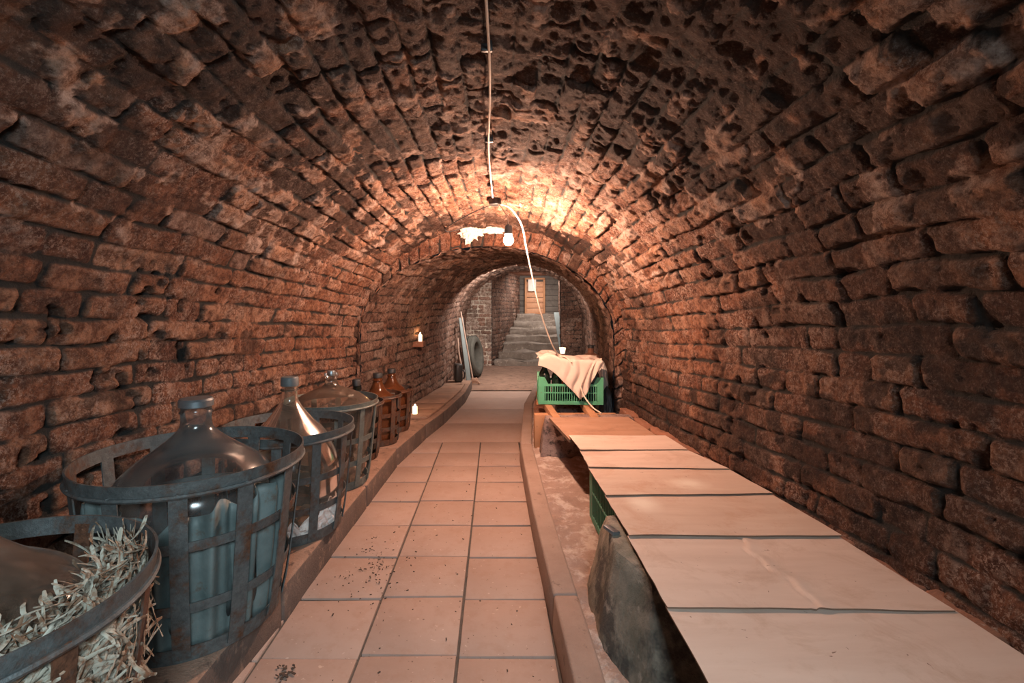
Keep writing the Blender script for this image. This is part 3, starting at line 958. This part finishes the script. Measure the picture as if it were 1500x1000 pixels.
md = o.modifiers.new('thickness', 'SOLIDIFY'); md.thickness = 0.004
o.location = (-0.90, 2.125, 0.126)
tag(o, 'crumpled whitish paper at the foot of the slim necked demijohn', 'paper')

# 4
make_basket(-0.90, 2.665, 0.246, 0.19, 0.456, 11, M['iron_grey'], M['iron_grey'], 'iron basket with grey rim round the domed bottle, fourth from the left', phase=-0.55, hoops=(0.30, 0.58), strap_w=0.03, rim_h=0.03)
make_demijohn(-0.90, 2.665, [(0.0, 0.012), (0.11, 0.002), (0.16, 0.008), (0.18, 0.06), (0.187, 0.14), (0.22, 0.34), (0.225, 0.395), (0.215, 0.415), (0.16, 0.46), (0.09, 0.492), (0.05, 0.508), (0.034, 0.528), (0.030, 0.55), (0.037, 0.566), (0.037, 0.58)],
              M['glass'], 'domed clear demijohn with a pale glass stopper', cap=(0.022, 0.014, M['lid_metal'], 'stopper'))
# 5-7 small baskets with brown bottles
make_basket(-0.885, 3.098, 0.165, 0.13, 0.36, 9, M['iron_rust'], M['iron_rust'], 'small rusty basket tucked behind the grey rimmed one', phase=-0.9, hoops=(0.32, 0.62), strap_w=0.034, rim_h=0.022)
make_demijohn(-0.885, 3.098, body(0.128, 0.30, 0.405, 0.022, 0.455), M['glass_dark'], 'small demijohn with thin neck and dark cap between the domed and the amber ones', cap=(0.026, 0.028, M['cap_dark'], 'cap'))
make_basket(-0.835, 3.455, 0.162, 0.135, 0.345, 9, M['iron_rust'], M['iron_rust'], 'small rusty basket holding the nearer amber bottle', phase=-0.6, hoops=(0.32, 0.62), strap_w=0.038, rim_h=0.022)
make_demijohn(-0.835, 3.455, body(0.134, 0.29, 0.40, 0.031, 0.455), M['glass_brown'], 'nearer of the two amber demijohns with dark cap', cap=(0.034, 0.02, M['cap_dark'], 'cap'), lip=(0.006, 0.03))
make_basket(-0.812, 3.81, 0.158, 0.13, 0.325, 9, M['iron_rust'], M['iron_rust'], 'last small basket of the row beside the candle', phase=-0.4, hoops=(0.32, 0.62), strap_w=0.036, rim_h=0.022)
make_demijohn(-0.812, 3.81, body(0.132, 0.285, 0.385, 0.029, 0.44), M['glass_brown'], 'farther of the two amber demijohns, at the end of the row', cap=(0.033, 0.02, M['cap_dark'], 'cap'), lip=(0.006, 0.03))

# ------------------------------------------------------------------ candles
def candle(loc, r, h, label, fl=0.02):
    root = empty('candle', loc, 0, label, 'candle')
    MB().lathe([(0, 0), (r, 0), (r, h - 0.003), (r - 0.003, h), (r * 0.5, h - 0.006), (0, h - 0.008)], 20).build('wax', M['wax'], root)
    wk = MB().tube([(0, 0, h - 0.008), (0.001, 0, h + 0.006)], 0.0012, 6).build('wick', M['black'], root)
    MB().lathe(smooth_prof([(0.0, 0.0), (0.004, 0.005), (0.0045, 0.010), (0.002, fl * 0.8), (0.0, fl)]), 10, (0, 0, h + 0.001)).build('flame', M['flame'], wk)
    return root
candle((-0.705, 4.27, 0.1435), 0.022, 0.065, 'lit white candle on the boards past the last basket')
b = MB().box((0, 0, 0), (0.16, 0.14, 0.05)).build('brick', M['brick_loose'], bevel=0.006, subdiv=2, rough=0.006)
b.location = (-0.795, 4.9, 0.71)
tag(b, 'brick jutting from the left wall under the candle', 'brick')
candle((-0.755, 4.9, 0.736), 0.019, 0.07, 'lit candle high on the left wall on a jutting brick')

# ------------------------------------------------------------------ boards on the ledge
ys = [4.16, 4.50, 4.78, 5.18, 5.60, 6.02]
lab = ['dusty board on the left ledge carrying the candle', 'second dusty board on the left ledge past the candle', 'third dusty board on the left ledge, in the middle', 'fourth dusty board on the left ledge, past the middle', 'last dusty board on the left ledge, by the black canister']
for k in range(5):
    a, b_ = ys[k] + 0.006, ys[k + 1] - 0.006
    xa, xb = float(tab(INNER['left'], a)) + 0.05, lc(a) - 0.055
    xa2, xb2 = float(tab(INNER['left'], b_)) + 0.05, lc(b_) - 0.055
    o = MB().prism([(xa, a), (xb, a), (xb2, b_), (xa2, b_)], 0.1215, [(xa, a), (xb, a), (xb2, b_), (xa2, b_)], 0.1425).build('wooden_board', M['old_wood'], bevel=0.004)
    tag(o, lab[k], 'board', 'boards on the left ledge')

# ------------------------------------------------------------------ table of sheets on the right
def sheet(corners, th, label, mat, warp, name='hardboard_sheet', crack=False):
    """corners: near-left, near-right, far-right, far-left, each (x, y, z)"""
    NX, NY = (110 if crack else 28), 24
    nl, nr, fr, fl_ = [Vector(c) for c in corners]
    top = []
    for j in range(NY + 1):
        v = j / NY
        row = []
        for i in range(NX + 1):
            u = i / NX
            p = (nl * (1 - u) + nr * u) * (1 - v) + (fl_ * (1 - u) + fr * u) * v
            ed = 0.003 * mnoise.noise(Vector((u * 5, v * 5, warp * 3)))
            if i in (0, NX): p.x += ed
            if j in (0, NY): p.y += ed * 1.5
            p.z += 0.002 * warp * math.sin(u * 3.0 + warp) * (1 - v) + 0.0035 * mnoise.noise(Vector((p.x * 3, p.y * 3, warp)))
            if crack:
                cxx = 0.515 + 0.02 * math.sin(v * 7) + 0.012 * math.sin(v * 23)
                p.z -= 0.004 * math.exp(-((u - cxx) / 0.007) ** 2) - 0.003 * math.exp(-((u - cxx - 0.02) / 0.03) ** 2)
            row.append(p)
        top.append(row)
    m = MB()
    m.grid([[tuple(p) for p in r] for r in top])
    N1 = len(m.v)
    m.grid([[(p.x, p.y, p.z - th) for p in r] for r in top])
    W = NX + 1
    def side(seq):
        for a, b in zip(seq[:-1], seq[1:]):
            m.f.append((a, b, N1 + b, N1 + a))
    side([j * W for j in range(NY + 1)]); side([j * W + NX for j in range(NY + 1)])
    side(list(range(W))); side([NY * W + i for i in range(W)])
    o = m.build(name, mat)
    o.data.materials.append(M['sheet_edge'])
    for p in o.data.polygons:
        if p.index >= 2 * NX * NY:
            p.material_index = 1
    return tag(o, label, 'board', 'boards laid along the right wall')

Zt = 0.372
sheet([(0.395, 0.30, Zt), (1.085, 0.30, Zt), (1.075, 1.15, Zt), (0.405, 1.15, Zt)], 0.004, 'nearest pale hardboard sheet, cut by the bottom right of the photo', M['sheet'], 0.4)
sheet([(0.404, 1.135, Zt + 0.0045), (1.069, 1.125, Zt + 0.0045), (1.060, 1.50, Zt + 0.001), (0.409, 1.50, Zt + 0.001)], 0.004, 'pale hardboard sheet with a wavy crack down its middle', M['sheet'], 0.7, crack=True)
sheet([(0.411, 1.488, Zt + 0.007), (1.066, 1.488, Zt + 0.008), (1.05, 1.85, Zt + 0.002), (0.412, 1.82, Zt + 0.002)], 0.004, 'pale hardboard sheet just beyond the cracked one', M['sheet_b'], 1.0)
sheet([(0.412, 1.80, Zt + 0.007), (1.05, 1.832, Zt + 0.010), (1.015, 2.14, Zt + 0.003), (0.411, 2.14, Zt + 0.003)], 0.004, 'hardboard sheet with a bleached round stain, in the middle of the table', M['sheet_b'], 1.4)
sheet([(0.411, 2.125, Zt + 0.008), (1.015, 2.10, Zt + 0.009), (0.95, 2.40, Zt + 0.004), (0.418, 2.40, Zt + 0.004)], 0.004, 'short hardboard sheet before the one touching the brown plank', M['sheet'], 0.8)
sheet([(0.418, 2.378, Zt + 0.009), (0.948, 2.385, Zt + 0.013), (0.936, 2.66, Zt + 0.006), (0.405, 2.66, Zt + 0.006)], 0.004, 'hardboard sheet lapping over the brown plank', M['sheet'], 1.7)
sheet([(0.402, 2.61, Zt - 0.004), (0.90, 2.64, Zt - 0.004), (0.865, 3.14, Zt - 0.004), (0.352, 3.14, Zt - 0.004)], 0.018, 'brown wooden plank at the far end of the table', M['plank'], 0.3, 'wooden_plank')

# stone supports
def support(bot, top, z0, z1, mat, label, rough=0.02, name='support_block'):
    b = MB().prism(bot, z0, top, z1)
    o = b.build(name, mat, bevel=0.012, seg=2, subdiv=7, rough=rough, rscale=7)
    return tag(o, label, 'block')
support([(0.298, 1.42), (0.385, 1.14), (1.02, 1.10), (1.02, 1.73), (0.322, 1.73)], [(0.358, 1.45), (0.42, 1.30), (1.02, 1.20), (1.02, 1.70), (0.388, 1.70)], 0.085, 0.357, M['block'], 'mossy grey stone block under the near boards, lit on its aisle side', 0.008)
support([(0.292, 3.17), (0.93, 3.17), (0.93, 3.33), (0.30, 3.33)], [(0.335, 3.19), (0.92, 3.19), (0.92, 3.31), (0.335, 3.31)], 0.085, 0.350, M['block_red'], 'stained concrete block under the far end of the brown plank', 0.008)
o = MB().box((0, 0, 0), (0.03, 0.05, 0.012)).build('stone_chip', M['lid_metal'], bevel=0.003)
o.location = (0.375, 1.56, 0.364); o.rotation_euler = (0.1, 0.15, 0.5)
tag(o, 'small grey chip wedged on top of the mossy block', 'chip')

# ------------------------------------------------------------------ crates
def make_crate(name, loc, W, D, Hh, mat, label, rz=0.0, nx=22, ny=14, notch=0.05, group=None):
    root = empty(name, loc, rz, label, 'crate', group)
    th = 0.012
    def panel(L, axis, sgn, nb):
        m = MB()
        def bx(u, z, du, dz, t=th):
            if axis == 'x':
                m.box((u, sgn * (D / 2 - th / 2), z), (du, t, dz))
            else:
                m.box((sgn * (W / 2 - th / 2), u, z), (t, du, dz))
        post = 0.046
        bx(-L / 2 + post / 2, Hh / 2, post, Hh); bx(L / 2 - post / 2, Hh / 2, post, Hh)
        top = Hh - notch
        bx(0, top - 0.008, L - 2 * post + 0.004, 0.016, th * 1.3)
        bx(0, 0.0125, L - 2 * post + 0.004, 0.025, th * 1.3)
        bx(0, (top + 0.02) / 2, L - 2 * post + 0.004, 0.008)
        for k in range(nb):
            u = -L / 2 + post + (L - 2 * post) * (k + 0.5) / nb
            bx(u, top / 2, (L - 2 * post) / nb * 0.30, top - 0.02, th * 0.8)
        for s_ in (-1, 1):      # sloped shoulder beside the corner post
            u0 = s_ * (L / 2 - post); u1 = s_ * (L / 2 - post - 0.028)
            y0 = sgn * (D / 2 - th); y1 = sgn * D / 2
            if axis == 'x':
                a = [(u0, y0, top - 0.004), (u1, y0, top - 0.004), (u0, y0, Hh), (u0, y1, top - 0.004), (u1, y1, top - 0.004), (u0, y1, Hh)]
            else:
                x0 = sgn * (W / 2 - th); x1 = sgn * W / 2
                a = [(x0, u0, top - 0.004), (x0, u1, top - 0.004), (x0, u0, Hh), (x1, u0, top - 0.004), (x1, u1, top - 0.004), (x1, u0, Hh)]
            m.add(a, [(0, 1, 2), (5, 4, 3), (0, 3, 4, 1), (1, 4, 5, 2), (2, 5, 3, 0)])
        return m
    panel(W, 'x', -1, nx).build('front_panel', mat, root, smooth=False)
    panel(W, 'x', 1, nx).build('back_panel', mat, root, smooth=False)
    panel(D - 2 * th, 'y', -1, ny).build('side_panel', mat, root, smooth=False)
    panel(D - 2 * th, 'y', 1, ny).build('side_panel', mat, root, smooth=False)
    m = MB()
    for k in range(9):
        m.box((-W / 2 + W * (k + 0.5) / 9, 0, 0.006), (0.024, D - 2 * th, 0.01))
    for k in range(6):
        m.box((0, -D / 2 + D * (k + 0.5) / 6, 0.004), (W - 2 * th, 0.02, 0.008))
    m.build('bottom_grid', mat, root, smooth=False)
    return root

CR = Vector((0.566, 3.72, 0.366)); CRZ = -0.055
make_crate('plastic_crate', CR, 0.475, 0.32, 0.20, M['crate_green'], 'bright green slatted crate with bottles under a pale cloth', CRZ)
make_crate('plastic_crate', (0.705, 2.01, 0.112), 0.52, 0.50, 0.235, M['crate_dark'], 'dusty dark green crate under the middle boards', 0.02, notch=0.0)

# timbers carrying the crate
def beam(p0, p1, w_, h_, mat, label, name='wooden_beam', group=None):
    p0, p1 = Vector(p0), Vector(p1)
    d = p1 - p0
    q = d.to_track_quat('Y', 'Z').to_matrix()
    o = MB().box((0, 0, 0), (w_, d.length, h_), q).build(name, mat, bevel=0.004)
    o.location = (p0 + p1) / 2
    return tag(o, label, 'beam', group)
beam((0.405, 3.16, 0.340 + 0.0), (0.375, 4.15, 0.340), 0.05, 0.045, M['pale_wood'], 'left timber rail under the green crate')
beam((0.655, 3.16, 0.340), (0.70, 4.15, 0.340), 0.055, 0.045, M['pale_wood'], 'right timber rail under the green crate')
beam((0.34, 3.50, 0.296), (0.80, 3.50, 0.296), 0.04, 0.04, M['pale_wood'], 'timber crosspiece beneath the two rails')
beam((0.34, 4.0, 0.296), (0.80, 4.0, 0.296), 0.04, 0.04, M['pale_wood'], 'rear timber crosspiece beneath the two rails behind the crate')
support([(0.50, 3.96), (0.80, 3.96), (0.80, 4.12), (0.50, 4.12)], [(0.51, 3.97), (0.79, 3.97), (0.79, 4.11), (0.51, 4.11)], 0.085, 0.275, M['block_red'], 'stained block hidden in shade behind and below the green crate', 0.01)
rrb = random.Random(8)
for k, (x, y, l) in enumerate(((0.325, 3.40, 'light brick at the left end of the stained block'), (0.51, 3.385, 'light brick between the two timber rails'), (0.79, 3.40, 'light brick right of the timber rails'))):
    o = MB().box((0, 0, 0), ((0.10, 0.11, 0.12)[k], 0.07, 0.24)).build('brick', M['pale_wood'] if k < 3 else M['brick_loose'], bevel=0.006)
    o.location = (x, y, 0.215)
    tag(o, l.replace('light brick', 'light wooden stub'), 'wood')
    o.name = 'wooden_stub'

# a run of bricks edging the earth beside the far walk
for k in range(7):
    y = 3.57 + 0.19 * k
    o = MB().box((0, 0, 0), (0.10, 0.16, 0.08)).build('brick', M['brick_loose'], bevel=0.010, seg=2, subdiv=2, rough=0.008, rscale=20)
    o.location = (rc(y) + 0.165, y, 0.13)
    o.rotation_euler = (0, 0, -0.18 + rrb.uniform(-0.06, 0.06))
    tag(o, 'loose brick in the row edging the far walk beside the crate', 'brick', 'bricks edging the far walk')

# bottles in the crate
def wine_bottle(loc, label, mat, label_mat=None):
    root = empty('wine_bottle', loc, 0, label, 'bottle', 'bottles in the green crate')
    MB().lathe(smooth_prof([(0, 0.004), (0.03, 0.0), (0.036, 0.006), (0.037, 0.05), (0.037, 0.17), (0.033, 0.20), (0.018, 0.225), (0.0135, 0.245), (0.0135, 0.295), (0.0155, 0.30), (0.0135, 0.31)]), 24).build('glass_body', mat, root)
    MB().lathe([(0, 0.312), (0.013, 0.312), (0.0145, 0.31), (0.0145, 0.26), (0.0138, 0.258)], 20).build('foil', M['black'], root)
    if label_mat:
        MB().lathe([(0.0375, 0.08), (0.0375, 0.17)], 24).build('paper_label', label_mat, root)
    return root
def cr(u, v, z=0.013):
    c, s = math.cos(CRZ), math.sin(CRZ)
    return (CR.x + u * c - v * s, CR.y + u * s + v * c, CR.z + z)
wine_bottle(cr(-0.185, -0.10), 'dark bottle at the left front corner of the green crate', M['glass_green'])
wine_bottle(cr(-0.10, -0.10), 'dark bottle second from left in the green crate front', M['glass_green'])
wine_bottle(cr(0.182, -0.10), 'dark bottle at the right front corner of the green crate', M['black'])
wine_bottle(cr(0.103, -0.10), 'dark bottle showing right of the cloth tip', M['glass_green'], M['white_paper'])
wine_bottle(cr(0.182, 0.06), 'dark bottle at the right rear of the green crate', M['glass_green'])
wine_bottle(cr(-0.185, 0.06), 'dark bottle at the left rear of the green crate', M['glass_green'])
wine_bottle(cr(0.0, 0.02), 'dark bottle standing mid crate holding the cloth up', M['glass_green'])

# cloth thrown over the bottles
NXc, NYc = 60, 56
rows = []
for j in range(NYc + 1):
    v = j / NYc
    row = []
    for i in range(NXc + 1):
        u = i / NXc
        xl = -0.245 + 0.49 * u
        hang = float(np.interp(u, [0, 0.06, 0.3, 0.5, 0.66, 0.76, 0.9, 1.0], [0.035, 0.045, 0.12, 0.19, 0.262, 0.205, 0.06, 0.0]))
        back = float(np.interp(u, [0, 0.2, 0.5, 1.0], [0.14, 0.17, 0.14, 0.12]))
        zt = 0.342 + 0.030 * math.exp(-((u - 0.20) / 0.17) ** 2) - 0.012 * u
        total = back + 0.145 + 0.05 + hang
        d = v * total
        flat = back + 0.145
        if d < flat:
            y = back - d
            z = zt + 0.010 * math.sin(u * 9 + d * 20)
            if abs(u - 0.2) < 0.16 and 0.04 < d < flat - 0.03:      # rolled lip with a hollow behind it
                z -= 0.02 * math.cos((u - 0.2) / 0.16 * PI / 2)
        elif d < flat + 0.05:
            q = (d - flat) / 0.05 * PI / 2
            y = -0.145 - 0.03 * math.sin(q)
            z = zt - 0.03 * (1 - math.cos(q))
        else:
            q = d - flat - 0.05
            y = -0.175 - 0.02 * q
            z = zt - 0.03 - q
        # folds gather towards the tip
        fold = 0.026 * math.sin((u - 0.62) * 24 + v * 5) * math.exp(-((u - 0.66) / 0.2) ** 2) * v
        fold += 0.020 * math.sin((u + 0.5 * v) * 21) * (0.3 + 0.7 * v) * math.exp(-((u - 0.8) / 0.25) ** 2)
        nz = mnoise.noise(Vector((u * 5, v * 6, 3.3))) * 0.014 + mnoise.noise(Vector((u * 13, v * 13, 1.3))) * 0.005
        y -= abs(fold) * 1.1 + max(0, nz) * 0.8
        z += nz * (1.0 if d < flat else 0.3) + (fold * 0.5 if d < flat else 0)
        x = xl + 0.05 * (0.62 - u) * max(0, (d - flat)) / 0.2 + 0.008 * math.sin(v * 17 + u * 3)
        x -= 0.012 * u
        row.append(cr(x, y, z))
    rows.append(row)
m = MB().grid(rows)
o = m.build('cloth', M['cloth'])
o.modifiers.new('smooth', 'SUBSURF').levels = 1
o.modifiers['smooth'].render_levels = 1
md = o.modifiers.new('thickness', 'SOLIDIFY'); md.thickness = 0.003
tag(o, 'pale beige cloth draped over the bottles in the green crate', 'cloth')

# sacks beside the crate
def sack(name, loc, sc, mat, label, seed, rz=0.0):
    bm = bmesh.new()
    bmesh.ops.create_icosphere(bm, subdivisions=5, radius=1.0)
    for v in bm.verts:
        p = v.co.copy()
        k = 1 + 0.25 * mnoise.fractal(p * 1.6 + Vector((seed, 0, 0)), 0.9, 2.0, 5) + 0.06 * math.sin(7 * math.atan2(p.y, p.x) + 4 * p.z)
        pinch = 1 - 0.45 * max(0, p.z) ** 1.5
        v.co = Vector((p.x * k * pinch * sc[0], p.y * k * pinch * sc[1], max(-0.82, p.z) * sc[2] * (1 + 0.1 * (k - 1))))
    me_ = bpy.data.meshes.new(name)
    bm.to_mesh(me_); bm.free()
    me_.polygons.foreach_set('use_smooth', [True] * len(me_.polygons))
    me_.materials.append(mat)
    o = link(bpy.data.objects.new(name, me_))
    o.location = loc; o.rotation_euler = (0, 0, rz)
    return tag(o, label, 'sack')
sack('sack', (0.880, 3.80, 0.265), (0.056, 0.09, 0.20), M['bag_black'], 'black plastic sack standing right of the green crate', 2.0)
sack('sack', (0.895, 4.02, 0.35), (0.055, 0.08, 0.29), M['bag_white'], 'greyish white sack behind the black one by the right wall', 5.0)
jug = empty('clay_jug', (0.90, 4.55, 0.10), 0.4, 'brown jug peeping over the cloth by the right wall', 'jug')
MB().lathe(smooth_prof([(0, 0), (0.07, 0.0), (0.10, 0.06), (0.105, 0.28), (0.105, 0.42), (0.09, 0.50), (0.06, 0.54), (0.03, 0.555), (0.03, 0.60)]), 32).build('jug_body', M['brick_loose'], jug)
MB().lathe([(0, 0.625), (0.028, 0.625), (0.03, 0.62), (0.03, 0.595)], 20).build('stopper', M['cap_dark'], jug)

# candle on a bottle behind the crate
bo = empty('candle_bottle', (0.70, 5.02, 0.10), 0, 'brown bottle behind the cloth holding a lit lantern light', 'bottle')
MB().lathe(smooth_prof([(0, 0), (0.05, 0.0), (0.055, 0.02), (0.055, 0.28), (0.045, 0.36), (0.025, 0.42), (0.022, 0.48), (0.024, 0.50)]), 24).build('glass_body', M['glass_brown'], bo)
lan = empty('tea_light', (0.70, 5.02, 0.602), 0, 'glowing cup light standing on the brown bottle', 'candle')
MB().lathe([(0, 0), (0.022, 0.0), (0.034, 0.058), (0.031, 0.058), (0.02, 0.006), (0, 0.006)], 24).build('cup', M['wax'], lan)
MB().lathe(smooth_prof([(0, 0), (0.008, 0.008), (0.007, 0.02), (0, 0.034)]), 10, (0, 0, 0.03)).build('flame', M['flame'], lan)

# ------------------------------------------------------------------ electrics
def crown_at(y):
    return float(tab(MAIN['crown'], y))
LB = Vector((0.080, 2.86, 1.475))
pend = empty('pendant_bulb', LB, 0, 'glaring bare bulb hanging below the crown of the vault', 'lamp')
MB().lathe(smooth_prof([(0, -0.03), (0.016, -0.026), (0.028, -0.008), (0.028, 0.008), (0.017, 0.03), (0.013, 0.042)], 3), 14).build('bulb', M['bulb'], pend)
MB().lathe([(0.0, 0.098), (0.008, 0.096), (0.020, 0.086), (0.024, 0.06), (0.025, 0.036), (0.02, 0.036), (0.014, 0.045)], 20).build('socket', M['cap_grey'], pend)
MB().tube(spline([(0, 0, 0.096), (-0.004, 0.002, 0.13), (-0.03, 0.01, 0.18), (-0.07, 0.05, 0.235)]), 0.003, 8).build('flex', M['cable'], pend)

def cable(name, pts, r, mat, label, cat='cable', n_=10):
    return tag(MB().tube(spline(pts, n_), r, 8).build(name, mat), label, cat)
pts = []
for k in range(13):
    y = 0.6 + k * 2.15 / 12
    pts.append((-0.022 - 0.012 * math.sin(k * 0.9) * 0.5, y, crown_at(y) - 0.030 - (0.004 if k % 3 else -0.002)))
pts.append((-0.012, 2.80, crown_at(2.8) - 0.04))
cable('ceiling_cable', pts, 0.0042, M['cable'], 'white cable clipped along the crown of the brick vault', n_=6)
for y, l in ((1.42, 'black cable clip nearest the top of the photo'), (2.05, 'black cable clip halfway along the ceiling cable'), (2.62, 'black cable clip closest to the bulb')):
    o = MB().box((0, 0, 0), (0.034, 0.014, 0.022)).box((0.012, 0, 0.012), (0.008, 0.008, 0.02)).build('cable_clip', M['black'], bevel=0.003)
    o.location = (-0.024, y, crown_at(y) - 0.026)
    tag(o, l, 'clip', 'clips on the ceiling cable')
o = MB().lathe([(0, 0.035), (0.034, 0.035), (0.038, 0.028), (0.038, 0.0), (0.03, -0.006), (0, -0.008)], 24).build('junction_box', M['black'])
o.location = (0.0, 2.92, crown_at(2.92) - 0.045)
tag(o, 'small dark round box on the crown where the cables meet', 'box')
cable('wire_loop', [(-0.02, 2.93, 1.70), (-0.12, 3.05, 1.685), (-0.26, 3.2, 1.645), (-0.335, 3.28, 1.61), (-0.31, 3.3, 1.595), (-0.22, 3.3, 1.62), (-0.19, 3.32, 1.63)], 0.003, M['black'], 'dark wire looping out to the left of the ceiling box')
cz = cr(-0.02, -0.13, 0.0)
cable('hanging_cable', [(0.01, 2.92, 1.705), (0.08, 2.94, 1.69), (0.135, 2.98, 1.64), (0.172, 3.02, 1.575), (0.20, 3.08, 1.455), (0.235, 3.18, 1.33), (0.29, 3.3, 1.13), (0.35, 3.42, 0.96), (0.42, 3.52, 0.80), (0.475, 3.60, 0.725), (0.52, 3.58, 0.715), (0.56, 3.53, 0.68)], 0.0052, M['cable'], 'white cable hanging from the lamp down to the cloth on the crate')
cable('cable_end', [(0.615, 3.49, 0.51), (0.64, 3.45, 0.44), (0.68, 3.36, 0.385), (0.712, 3.24, 0.372)], 0.005, M['cable'], 'white cable emerging below the cloth tip over the timber rail')

# patches of lime plaster on the arch by the bulb
def lump(loc, sc, seed, label):
    bm = bmesh.new()
    bmesh.ops.create_icosphere(bm, subdivisions=5, radius=1.0)
    for v in bm.verts:
        p = v.co.copy()
        k = 1 + 0.9 * mnoise.fractal(p * 2.6 + Vector((seed, 1, 2)), 0.8, 2.0, 5)
        v.co = Vector((p.x * sc[0] * k, p.y * sc[1] * (0.6 + 0.8 * mnoise.noise(p * 5)), p.z * sc[2] * k))
    me_ = bpy.data.meshes.new('plaster_patch')
    bm.to_mesh(me_); bm.free()
    me_.polygons.foreach_set('use_smooth', [True] * len(me_.polygons))
    me_.materials.append(M['plaster'])
    o = link(bpy.data.objects.new('plaster_patch', me_))
    o.location = loc
    return tag(o, label, 'plaster')
lump((-0.18, 3.665, 1.655), (0.062, 0.02, 0.06), 1.0, 'white plaster patch left of the bulb on the low arch')
lump((-0.02, 3.665, 1.665), (0.075, 0.016, 0.022), 4.0, 'flat white plaster smear between the bulb and the left patch')

# ------------------------------------------------------------------ things at the back on the left
ty = empty('tyre', (-0.33, 7.42, 0.335), 0, 'old worn tyre leaning on the left wall by the pale brick pier', 'tyre')
prof = []
for k in range(24):
    a = 2 * PI * k / 24
    rr_ = 0.075 if math.cos(a) > 0 else 0.07
    prof.append((0.248 + 0.059 * math.copysign(abs(math.cos(a)) ** 0.7, math.cos(a)), 0.088 * math.copysign(abs(math.sin(a)) ** 0.6, math.sin(a))))
prof = [p for p in prof if not (p[0] < 0.235 and abs(p[1]) < 0.05)]
t1 = MB().lathe(prof, 56, closed=False).build('carcass', M['rubber'], ty)
tr = MB()
for k in range(5):
    tr.lathe(band(0.3065, -0.062 + 0.028 * k, 0.3065, -0.047 + 0.028 * k, 0.005), 56, closed=True)
tr.build('tread', M['rubber'], ty)
ty.rotation_euler = (math.radians(0), math.radians(83), math.radians(-14))

def pole(p0, p1, r, mat, label, name='wooden_pole', cat='pole', flat=None):
    p0, p1 = Vector(p0), Vector(p1)
    if flat:
        d = p1 - p0
        q = d.to_track_quat('Y', 'Z').to_matrix()
        o = MB().box((0, 0, 0), (flat[0], d.length, flat[1]), q).build(name, mat, bevel=0.003)
        o.location = (p0 + p1) / 2
    else:
        k = [p0 + (p1 - p0) * i / 6 + Vector((0.006 * math.sin(i * 1.3), 0, 0)) for i in range(7)]
        o = MB().tube(k, r, 10).build(name, mat)
    return tag(o, label, cat)
pole((-0.365, 6.75, 0.05), (-0.49, 6.95, 0.93), 0, M['slate'], 'broad grey board leaning on the left wall beside the tyre', 'leaning_board', 'board', flat=(0.07, 0.02))
pole((-0.43, 6.48, 0.14), (-0.515, 6.62, 0.66), 0.012, M['pole_wood'], 'short thin stick leaning behind the black canister')
pole((-0.43, 6.98, 0.04), (-0.47, 7.02, 0.88), 0.010, M['pole_wood'], 'thin stick standing between grey board and tyre')
br = empty('broom', (-0.30, 6.62, 0.04), 0, 'broom with pale stick leaning in front of the grey board', 'broom')
MB().tube([(0, 0, 0.05), (-0.09, 0.12, 0.5), (-0.185, 0.25, 0.98)], 0.011, 10).build('stick', M['pole_wood'], br)
bm_ = MB()
bm_.prism([(-0.05, -0.03), (0.10, -0.03), (0.10, 0.04), (-0.05, 0.04)], 0.0, [(-0.025, -0.015), (0.055, -0.015), (0.055, 0.02), (-0.025, 0.02)], 0.075)
bm_.build('brush_head', M['old_wood'], br, bevel=0.01, subdiv=3, rough=0.012, rscale=30)
cn = empty('canister', (-0.475, 6.26, 0.125), 0.3, 'black canister with a round pale cap at the end of the ledge', 'canister')
MB().box((0, 0, 0.115), (0.10, 0.15, 0.23)).build('body', M['black'], cn, bevel=0.025, seg=3)
MB().tube([(0, -0.05, 0.225), (0, -0.03, 0.265), (0, 0.03, 0.265), (0, 0.05, 0.225)], 0.012, 8).build('handle', M['black'], cn)
MB().lathe([(0, 0.012), (0.015, 0.012), (0.018, 0.0)], 16).build('cap', M['white_paper'], cn)
c_ = cn.children[-1]
c_.rotation_euler = (math.radians(90), 0, 0); c_.location = (0.0, -0.075, 0.13)

# dark flakes of dirt on the walk near the curb
rs = random.Random(4)
m = MB()
for k in range(240):
    if k < 130:
        x, y = rs.gauss(-0.52, 0.07), rs.gauss(1.98, 0.14)
    elif k < 160:
        x, y = rs.gauss(-0.62, 0.015), rs.gauss(1.43, 0.02)
    else:
        x, y = rs.uniform(-0.6, 0.17), rs.uniform(1.35, 3.6)
    if x < lc(y) + 0.02 or x > rc(y) - 0.01:
        continue
    s_ = rs.uniform(0.0015, 0.004) * (1.6 if 130 <= k < 160 else 1)
    q = Matrix.Rotation(rs.uniform(0, 6.28), 3, 'Z')
    m.box((x, y, 0.003 + s_ * 0.25), (s_ * rs.uniform(1, 3), s_, s_ * 0.6), q)
o = m.build('dirt_crumbs', M['debris'], smooth=False)
tag(o, 'dark dirt crumbs scattered over the floor tiles', 'dirt', kind='stuff')
